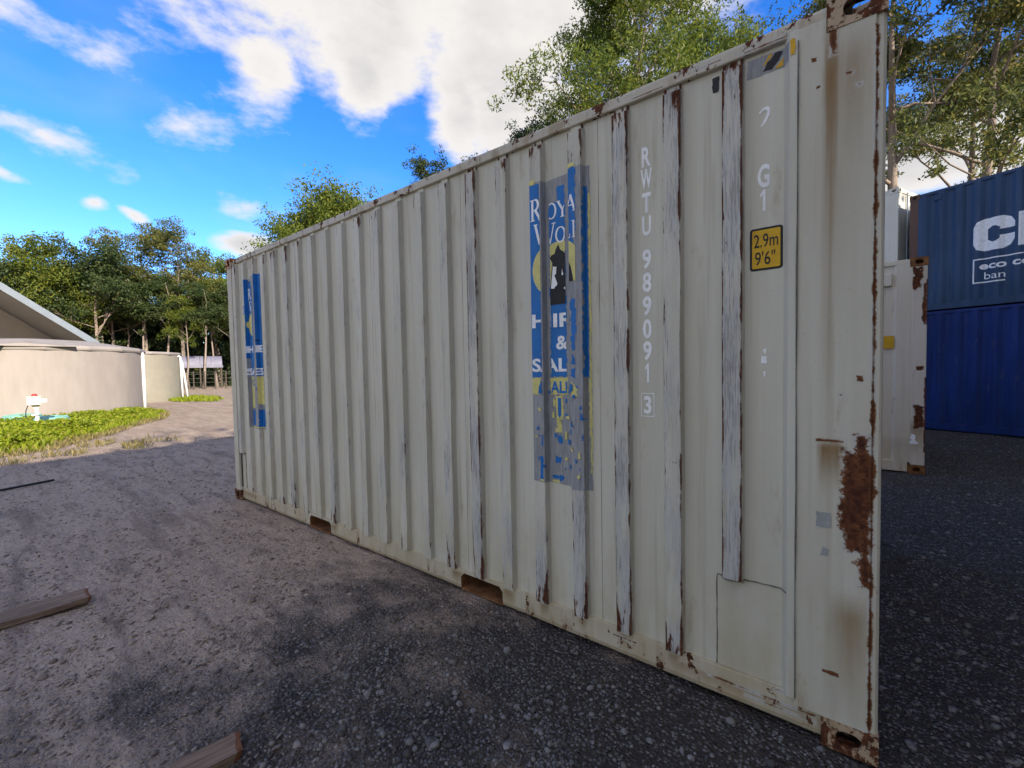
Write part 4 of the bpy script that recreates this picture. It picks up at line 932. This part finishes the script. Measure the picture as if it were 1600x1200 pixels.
def gravel():
    rg = np.random.default_rng(5); N = 90000
    th = rg.uniform(R(72), R(215), N); r = .9 * (16 / .9) ** (rg.uniform(0, 1, N) ** .9)
    x = CAM[0] + r * np.cos(th); y = CAM[1] + r * np.sin(th)
    # more stone near the containers, patches elsewhere
    dn = np.array([mnoise.noise(Vector((a * .9, b * .9, 0))) + .5 * mnoise.noise(Vector((a * 2.6, b * 2.6, 4))) for a, b in zip(x, y)])
    w = np.clip(.55 + .9 * dn + .18 * (x + 2.2), .05, 1)
    ok = (rg.uniform(size=N) < w) & ~((x > -6.08) & (x < .03) & (y > -.015) & (y < 2.46)) & ~((x > -5.4) & (x < .78) & (y > 5.78) & (y < 8.3))
    x, y, r = x[ok], y[ok], r[ok]; n = len(x)
    s = np.exp(rg.normal(math.log(.0052), .50, n)) * (1 + r * .09); s = np.clip(s, .003, .024)
    big = rg.uniform(size=n) < .006; s[big] *= 1.7
    z = np.array([ground_z(a, b) for a, b in zip(x, y)])
    V0, F0 = icosa(); k = len(V0)
    A = rot_rand(rg, n); sc = rg.uniform(.55, 1.25, (n, 1, 3)); pts = V0[None] * rg.uniform(.62, 1.2, (n, k, 1)); pts = np.einsum('nij,nkj->nki', A, pts * sc) * s[:, None, None]
    pts[..., 2] *= .72; pts += np.stack([x, y, z + s * .15], -1)[:, None, :]
    F_ = (F0[None] + (np.arange(n) * k)[:, None, None]).reshape(-1, 3); rnd = np.repeat(rg.uniform(size=n) ** 1.3, len(F0))
    tag(inst('gravel', fast_mesh('gravel', pts.reshape(-1, 3), F_, MAT['pebble'], rnd)), kind='stuff', label='loose grey gravel scattered over the yard', cat='gravel')
gravel()
def clods():
    rg = np.random.default_rng(15); N = 70000; th = rg.uniform(R(120), R(215), N); r = 1.2 * (13 / 1.2) ** (rg.uniform(0, 1, N) ** .85); x = CAM[0] + r * np.cos(th); y = CAM[1] + r * np.sin(th)
    dn = np.array([mnoise.noise(Vector((a * 1.6, b * 3.0, 9))) for a, b in zip(x, y)])
    ok = (rg.uniform(size=N) < np.clip(.5 + 1.1 * dn - .12 * (x + 3), .06, 1)) & ~((x > -6.08) & (y > -.02)); x, y, r = x[ok], y[ok], r[ok]; n = len(x)
    s = np.clip(np.exp(rg.normal(math.log(.0055), .45, n)) * (1 + r * .10), .003, .020); z = np.array([ground_z(a, b) for a, b in zip(x, y)])
    V0 = np.array([(1, 0, 0), (-1, 0, 0), (0, 1, 0), (0, -1, 0), (0, 0, 1), (0, 0, -1)], float); F0 = np.array([(0, 2, 4), (2, 1, 4), (1, 3, 4), (3, 0, 4), (2, 0, 5), (1, 2, 5), (3, 1, 5), (0, 3, 5)])
    pts = np.einsum('nij,nkj->nki', rot_rand(rg, n), V0[None] * rg.uniform(.6, 1.3, (n, 6, 1))) * s[:, None, None]; pts[..., 2] *= .6; pts += np.stack([x, y, z], -1)[:, None, :]
    F_ = (F0[None] + (np.arange(n) * 6)[:, None, None]).reshape(-1, 3)
    tag(inst('dirt_crumbs', fast_mesh('dirt_crumbs', pts.reshape(-1, 3), F_, MAT['pebble'], np.repeat(rg.uniform(size=n), 8))), kind='stuff', label='loose crumbs of dry brown dirt on the drive', cat='dirt')
clods()
def stones():
    V0, F0 = icosa(); rg = random.Random(8)
    for i, (px_, py_, s) in enumerate(((793, 1164, .022), (712, 1085, .018), (717, 1098, .015), (670, 1100, .014), (597, 1080, .016), (735, 1125, .013), (855, 1168, .014), (1015, 1150, .014), (975, 1138, .016), (925, 1112, .013), (648, 1168, .013), (605, 1020, .013), (1080, 1180, .015))):
        p = gp(px_, py_); V = [(a * s * rg.uniform(.8, 1.3), b * s * rg.uniform(.8, 1.2), c * s * rg.uniform(.5, .9)) for a, b, c in V0]
        o = MB().add(V, [tuple(f) for f in F0]).build('stone', MAT['stone'], None); o.location = (p[0], p[1], ground_z(p[0], p[1]) + s * .3); o.rotation_euler = (0, 0, rg.uniform(0, 6))
        tag(o, 'larger pale stone lying loose in the dark gravel', 'stone', 'loose stones in the gravel')
stones()

# ------------------------------------------------------------------ grass
def blades(name, pts, hmin, hmax, wid, mat, seed, lean=.5, hs=1.0):
    rg = np.random.default_rng(seed); n = len(pts); a = rg.uniform(0, 2 * np.pi, n); h = rg.uniform(hmin, hmax, n) * hs; w = wid * rg.uniform(.6, 1.4, n)
    ln = rg.uniform(.1, lean, n) * h; d = rg.uniform(0, 2 * np.pi, n); ax = np.stack([np.cos(a), np.sin(a), 0 * a], -1) * w[:, None]; le = np.stack([np.cos(d) * ln, np.sin(d) * ln, 0 * d], -1)
    up = np.stack([0 * h, 0 * h, h], -1); b = pts
    V = np.stack([b - ax * .6, b + ax * .6, b + ax + le * .4 + up * .55, b + le + up, b - ax + le * .4 + up * .55], 1).reshape(-1, 3)
    F_ = (np.array([[0, 1, 2, 3, 4]])[None] + (np.arange(n) * 5)[:, None, None]).reshape(-1, 5)
    return fast_mesh(name, V, F_, mat, rg.uniform(size=n))
def grass():
    rg = np.random.default_rng(2)
    # patch between tank and drive: outline on the ground
    P = [(-30, -9), (-13.6, -6.0), (-12.9, -1.75), (-12.9, -.95), (-13.9, -.35), (-15.2, .45), (-17.0, 1.35), (-18.6, 2.35), (-20.6, 3.0), (-24, 3.3), (-30, 2)]
    from mathutils.geometry import intersect_point_tri_2d
    def inside(x, y):
        c = False; j = len(P) - 1
        for i in range(len(P)):
            if (P[i][1] > y) != (P[j][1] > y) and x < (P[j][0] - P[i][0]) * (y - P[i][1]) / (P[j][1] - P[i][1]) + P[i][0]: c = not c
            j = i
        return c
    def edge_d(x, y):
        best = 9
        for i in range(1, 9):
            (ax, ay), (bx, by) = P[i], P[i + 1]; t = max(0, min(1, ((x - ax) * (bx - ax) + (y - ay) * (by - ay)) / ((bx - ax) ** 2 + (by - ay) ** 2))); best = min(best, math.hypot(x - ax - t * (bx - ax), y - ay - t * (by - ay)))
        return best
    pts = []; dry = []; tall = []
    while len(pts) < 42000:
        x, y = rg.uniform(-23, -12.5), rg.uniform(-6, 3.2)
        if math.hypot(x - c1[0], y - c1[1]) < 3.0 or not inside(x, y): continue
        e = edge_d(x, y); nz = mnoise.noise(Vector((x * 1.3, y * 1.3, 0)))
        if e + nz * .5 < .35:
            if rg.uniform() < .35: dry.append((x, y, 0))
            continue
        if rg.uniform() < .75 + .5 * nz: (dry if rg.uniform() < .10 + .10 * (e < 1) else pts).append((x, y, 0))
        if e > .7 and rg.uniform() < .45: tall.append((x, y, 0))
    V = np.array(pts); hump = .5 + .5 * np.array([mnoise.noise(Vector((a * .9, b * .9, 5))) for a, b, _ in pts])
    me = blades('grass', V, .10, .27, .018, MAT['grass_blade'], 3, .9, .35 + 1.1 * hump); tag(inst('grass', me), label='lush bright green grass and weeds in front of the peach tank', cat='grass', kind='stuff')
    # broad-leaved weeds: small leaf faces heaped up into soft mounds
    tl = np.array(tall); n = len(tl); k = 5; c = np.repeat(tl, k, 0); hh = np.repeat(.15 + .28 * np.clip(np.array([mnoise.noise(Vector((a * 1.1, b * 1.1, 2))) + .4 for a, b, _ in tall]), 0, 1), k)
    c = c + np.stack([rg.normal(0, .05, n * k), rg.normal(0, .05, n * k), hh * rg.uniform(.5, 1.05, n * k)], -1)
    tag(inst('weeds', leaf_cards('weeds', c, .075, .045, rg, MAT['grass_blade'], .1)), label='leafy green weeds heaped up amongst the grass', cat='weeds', kind='stuff')
    for _ in range(2500):
        x, y = rg.uniform(-13.6, -11.6), rg.uniform(-3, 1.2)
        if mnoise.noise(Vector((x * 1.7, y * 1.7, 7))) > .18: dry.append((x, y, 0))
    tag(inst('dry_grass', blades('dry_grass', np.array(dry), .05, .16, .010, MAT['dry_blade'], 6, .9)), label='thin straw-coloured grass along the edge of the drive', cat='grass', kind='stuff')
    g2 = []
    for _ in range(9000):
        x, y = rg.uniform(-36, -25), rg.uniform(3.5, 9.5)
        u = (x - gp(300, 624)[0]) / 3.2; v = (y - gp(300, 624)[1]) / 1.2
        if u * u + v * v < 1 + .5 * mnoise.noise(Vector((x, y, 1))): g2.append((x, y, 0))
    if g2: tag(inst('grass', blades('grass', np.array(g2), .08, .25, .03, MAT['grass_blade'], 9, .9)), label='small patch of grass at the foot of the olive tank', cat='grass', kind='stuff')

# ------------------------------------------------------------------ trees
def leaf_cards(name, c, ln, wd, rg, mat, droop=.35, rnd=None):
    n = len(c); d = rg.normal(size=(n, 3)); d[:, 2] -= droop * 1.5; d /= np.linalg.norm(d, axis=1)[:, None]
    r = rg.normal(size=(n, 3)); s = np.cross(d, r); s /= np.linalg.norm(s, axis=1)[:, None]
    l = ln * rg.uniform(.6, 1.35, (n, 1)); w = wd * rg.uniform(.6, 1.3, (n, 1))
    V = np.stack([c - d * l * .5, c + s * w * .5 - d * l * .05, c + d * l * .5, c - s * w * .5 - d * l * .05], 1).reshape(-1, 3)
    F_ = (np.array([[0, 1, 2, 3]])[None] + (np.arange(n) * 4)[:, None, None]).reshape(-1, 4)
    return fast_mesh(name, V, F_, mat, rg.uniform(size=n) if rnd is None else rnd)
def gen_tree(seed, H_, r0, fork, limbs, spread, nleaf, leaf, clump, leafm, barkm, subs=4, flat=.62, lowfill=0, elev=(20, 60), lean=0.0, tight=.27):
    rg = np.random.default_rng(seed); tb = MB(); n = 9; top = H_ * .86; tp = []
    wx, wy = rg.normal(0, .02, 2) * H_
    for i in range(n):
        t = i / (n - 1); tp.append(np.array([wx * math.sin(t * 3) + lean * H_ * t * t + rg.normal(0, .006) * H_ * t, wy * math.sin(t * 2.4) + rg.normal(0, .006) * H_ * t, top * t - .15 * (i == 0)]))
    rad = [r0 * (1 - .86 * (i / (n - 1)) ** .8) * (1.35 if i == 0 else 1) for i in range(n)]; tb.tube(tp, rad, 9)
    cl = [(tp[-1] + np.array([0, 0, .02 * H_]), 1.0)]
    def on_trunk(t):
        f = t * (n - 1); i = min(int(f), n - 2); return tp[i] + (tp[i + 1] - tp[i]) * (f - i), rad[i] + (rad[i + 1] - rad[i]) * (f - i)
    for j in range(limbs):
        t = fork + (.97 - fork) * (j + rg.uniform(.1, .9)) / limbs; p0, rr = on_trunk(t); az = j * 2.4 + rg.uniform(-.5, .5); el = R(rg.uniform(*elev))
        ln = H_ * spread * (1.05 - .55 * ((t - fork) / (1 - fork)) ** 1.3) * rg.uniform(.75, 1.2); dv = np.array([math.cos(az) * math.cos(el), math.sin(az) * math.cos(el), math.sin(el)])
        pts = [p0]; m = 6
        for i in range(1, m):
            dv = dv + np.array([rg.normal(0, .16), rg.normal(0, .16), rg.normal(.06, .10)]); dv /= np.linalg.norm(dv); pts.append(pts[-1] + dv * ln / (m - 1))
        lr = [max(.012, rr * .55 * (1 - i / (m - .4))) for i in range(m)]; tb.tube(pts, lr, 6); cl.append((pts[-1], 1.0))
        for s in range(subs):
            q = rg.uniform(.35, .95) * (m - 1); i = min(int(q), m - 2); b = pts[i] + (pts[i + 1] - pts[i]) * (q - i); dd = dv + rg.normal(0, .75, 3); dd[2] = dd[2] * .6 + .25; dd /= np.linalg.norm(dd)
            sl = ln * rg.uniform(.22, .48); b2 = b + dd * sl * .55 + rg.normal(0, .03, 3) * sl; b3 = b + dd * sl + np.array([0, 0, .08 * sl]); tb.tube([b, b2, b3], [lr[i] * .55 + .004, lr[i] * .35 + .003, .008], 5, False); cl.append((b3, rg.uniform(.6, 1.05))); cl.append((b2, rg.uniform(.3, .6)))
    for _ in range(lowfill):
        t = rg.uniform(.12, fork + .2); p0, _r = on_trunk(t); a = rg.uniform(0, 6.28); cl.append((p0 + np.array([math.cos(a), math.sin(a), 0]) * rg.uniform(.02, .11) * H_, rg.uniform(.5, .9)))
    tot = sum(c[1] ** 2 for c in cl); C = []; rn = []
    for p, s in cl:
        k = max(4, int(nleaf * s * s / tot)); r = clump * s * rg.uniform(.75, 1.25); sub = max(2, int(3 + 4 * s)); cen = rg.normal(0, .52, (sub, 3)) * r * np.array([1, 1, flat]); ii = rg.integers(0, sub, k)
        g = rg.normal(size=(k, 3)); g = g / np.linalg.norm(g, axis=1)[:, None] * (rg.uniform(0, 1, (k, 1)) ** .42) * (tight * 2.0 * r) * np.array([1, 1, flat]); C.append(p + cen[ii] + g); tone = rg.uniform(-.18, .18); rn.append(np.clip(rg.uniform(0, 1, k) + tone, 0, 1))
    C = np.concatenate(C); rn = np.concatenate(rn); crown = leaf_cards('crown', C, leaf[0], leaf[1], rg, leafm, .45, rn)
    return tb.mesh('trunk', barkm, True), crown
PROTO = {}
def proto(key, *a, **k): PROTO[key] = gen_tree(*a, **k)
def plant(name, key, label, base, rz=0.0, sc=1.0, group=None, zs=1.0):
    r = tag(empty(name, (base[0], base[1], -.05), rz), label, 'tree', group); r.scale = (sc, sc, sc * zs)
    inst('trunk', PROTO[key][0], r); inst('crown', PROTO[key][1], r); return r
grass()
G_, D_, O_ = MAT['gum_leaf'], MAT['dark_leaf'], MAT['olive_leaf']
# wood on the left, 52 to 75 m away
proto('spread', 11, 22, .34, .42, 10, .30, 15000, (.30, .12), 1.45, O_, MAT['pale_bark'], subs=5, flat=.55)
proto('bushy', 12, 16, .26, .40, 12, .27, 17000, (.30, .13), 1.55, D_, MAT['gum_bark'], subs=5, flat=.75, lowfill=1)
proto('slim', 13, 17, .20, .45, 9, .17, 9000, (.28, .12), 1.1, D_, MAT['pale_bark'], subs=4, flat=.75, lowfill=1)
proto('round', 14, 15, .24, .38, 11, .26, 15000, (.30, .12), 1.45, G_, MAT['gum_bark'], subs=5, flat=.7)
proto('slim2', 15, 18, .18, .5, 9, .16, 8500, (.28, .12), 1.05, G_, MAT['pale_bark'], subs=4, flat=.7, lowfill=1)
WOOD = 'trees of the wood on the left'
def hgt(px_, py_, dist): return at(px_, py_, dist)[2]
def fplant(key, px_, ytop, dist, label, H0, rz):
    b = at(px_, 600, dist); s = hgt(px_, ytop, dist) / H0; plant('gum_tree' if key in ('spread', 'slim', 'slim2') else 'bushy_tree', key, label, b, rz, s, WOOD)
fplant('spread', 292, 338, 57, 'tall spreading gum tree whose open crown rises highest above the wood beside the container', 24, 2.1)
fplant('spread', 232, 352, 60, 'open-crowned gum tree with tilted left limb, left neighbour of the highest crown', 21.5, 4.4)
fplant('round', 78, 372, 56, 'bright-topped round tree above the steel roof of the building', 15, 1.0)
fplant('bushy', 150, 378, 55, 'dense dark bushy tree in the middle of the wood', 16, .4)
fplant('bushy', 186, 398, 59, 'lower dark bushy tree just right of the dense dark one', 16, 2.9)
fplant('bushy', 20, 392, 55, 'dense dark tree at the left edge above the building roof', 16, 3.9)
fplant('round', 345, 395, 62, 'pale-topped tree half cut off by the far container corner', 15, 5.2)
rgw = random.Random(21)
for i in range(34):
    px_ = -260 + i * 20.5 + rgw.uniform(-8, 8); dist = rgw.choice((54, 58, 63, 68)) + rgw.uniform(-2, 2); key = rgw.choice(('slim', 'slim2', 'slim', 'bushy', 'slim2')); H0 = {'slim': 17, 'slim2': 18, 'bushy': 16}[key]
    fplant(key, px_, rgw.uniform(405, 455), dist, 'slender tree crowded into the dark wood on the left', H0, rgw.uniform(0, 6))
for i in range(14):
    px_ = 400 + i * 52; b = at(px_, 600, 62); plant('bushy_tree', rgw.choice(('bushy', 'round')), 'tree of the wood hidden behind the beige container', b, rgw.uniform(0, 6), rgw.uniform(.64, .74), WOOD)
def far_wood():
    rg = np.random.default_rng(31); n = 72000; px_ = rg.uniform(-500, 1100, n); dist = rg.uniform(72, 84, n); th = np.array([math.atan2(*(ray(a, 600)[[1, 0]])) for a in px_]); top = 11.5 + 2.0 * np.sin(px_ * .021) + 1.5 * np.sin(px_ * .06 + 1)
    z = rg.uniform(0, 1, n) ** .9 * top; C = np.stack([CAM[0] + dist * np.cos(th), CAM[1] + dist * np.sin(th), z], -1)
    tag(inst('far_wood', leaf_cards('far_wood', C, 1.15, .7, rg, D_, .2)), label='dark mass of foliage deep in the wood behind the trunks', cat='foliage', kind='stuff')
    n = 24000; px_ = rg.uniform(-420, 1100, n); dist = rg.uniform(60, 70, n); th = np.array([math.atan2(*(ray(a, 600)[[1, 0]])) for a in px_]); z = rg.uniform(0, 1, n) ** 1.3 * 5.5
    C = np.stack([CAM[0] + dist * np.cos(th), CAM[1] + dist * np.sin(th), z], -1); tag(inst('undergrowth', leaf_cards('undergrowth', C, .6, .35, rg, D_, .2)), label='low shrubby undergrowth along the foot of the wood', cat='undergrowth', kind='stuff')
far_wood()
# trees rising behind the container, nearer
proto('tall_a', 41, 21, .36, .40, 17, .28, 78000, (.17, .060), 1.25, G_, MAT['pale_bark'], subs=7, flat=.75, tight=.23)
proto('mid_b', 42, 15, .20, .45, 10, .19, 30000, (.17, .06), .95, D_, MAT['gum_bark'], subs=5, flat=.75, tight=.26)
proto('open_c', 43, 17, .27, .42, 11, .30, 32000, (.16, .054), .85, O_, MAT['gum_bark'], subs=6, flat=.65, elev=(15, 55), tight=.28)
proto('open_d', 44, 17, .25, .34, 12, .30, 34000, (.16, .054), .85, O_, MAT['gum_bark'], subs=6, flat=.6, elev=(5, 45), tight=.28)
proto('lone', 61, 15, .24, .52, 15, .25, 30000, (.24, .10), 1.5, G_, MAT['gum_bark'], subs=6, flat=.7)
BK = 'gum trees behind the containers'
plant('gum_tree', 'tall_a', 'large sunlit gum tree towering over the middle of the beige container', at(1010, 600, 21), .6, 1.0, BK)
plant('gum_tree', 'tall_a', 'bright gum tree crown right of the large one, over the container number', at(1120, 600, 24), 3.4, .86, BK)
plant('gum_tree', 'mid_b', 'smaller dark gum tree left of the large sunlit one', at(845, 600, 25), 1.0, 1.10, BK)
plant('gum_tree', 'mid_b', 'thin dark gum tree at the left end of the group over the container', at(790, 600, 26), 4.0, 1.0, BK)
plant('gum_tree', 'mid_b', 'treetop just peeping over the container roof edge', at(690, 600, 30), 2.0, at(690, 243, 30)[2] / 14.2, BK)
fp = at(545, 600, 45); plant('bushy_tree', 'lone', 'lone rounded gum crown above the far half of the container', fp, 2.7, at(512, 290, 45)[2] / 15.4 * 1.18, BK, .85)
plant('bushy_tree', 'lone', 'lower crown leaning out left of the lone rounded one', at(492, 600, 48), .4, at(492, 312, 48)[2] / 15.4 * 1.1, BK, .9)
plant('gum_tree', 'open_c', 'open gum tree with forked grey trunk rising behind the cream container', at(1400, 600, 19.5), 1.2, 1.0, BK)
plant('gum_tree', 'open_d', 'spreading gum tree over the navy container at the right edge', at(1570, 600, 21), 2.6, 1.0, BK)
plant('gum_tree', 'open_c', 'gum tree behind the gap between the tall crown and the right-hand trees', at(1500, 600, 30), 4.6, 1.1, BK)
plant('gum_tree', 'open_d', 'gum tree just outside the right edge, its limbs reaching in', at(1720, 600, 24), .2, 1.05, BK)
# unseen tree belt, added beyond the right edge to shade and dapple the yard
proto('belt', 51, 11, .24, .16, 16, .34, 16000, (.42, .24), 1.7, D_, MAT['gum_bark'], subs=5, flat=.95, lowfill=16)
rgb = random.Random(3)
for i, (x, y, s) in enumerate(((15.5, -8.5, 1.02), (14.8, -5.6, .94), (15.2, -2.6, 1.06), (14.6, .8, .95), (15.6, 4.0, 1.04), (17.5, 7.6, 1.0))):
    plant('bushy_tree', 'belt', 'dense unseen tree added beyond the right edge to shade the yard', (x, y), rgb.uniform(0, 6), s, 'added shade trees beyond the right edge')
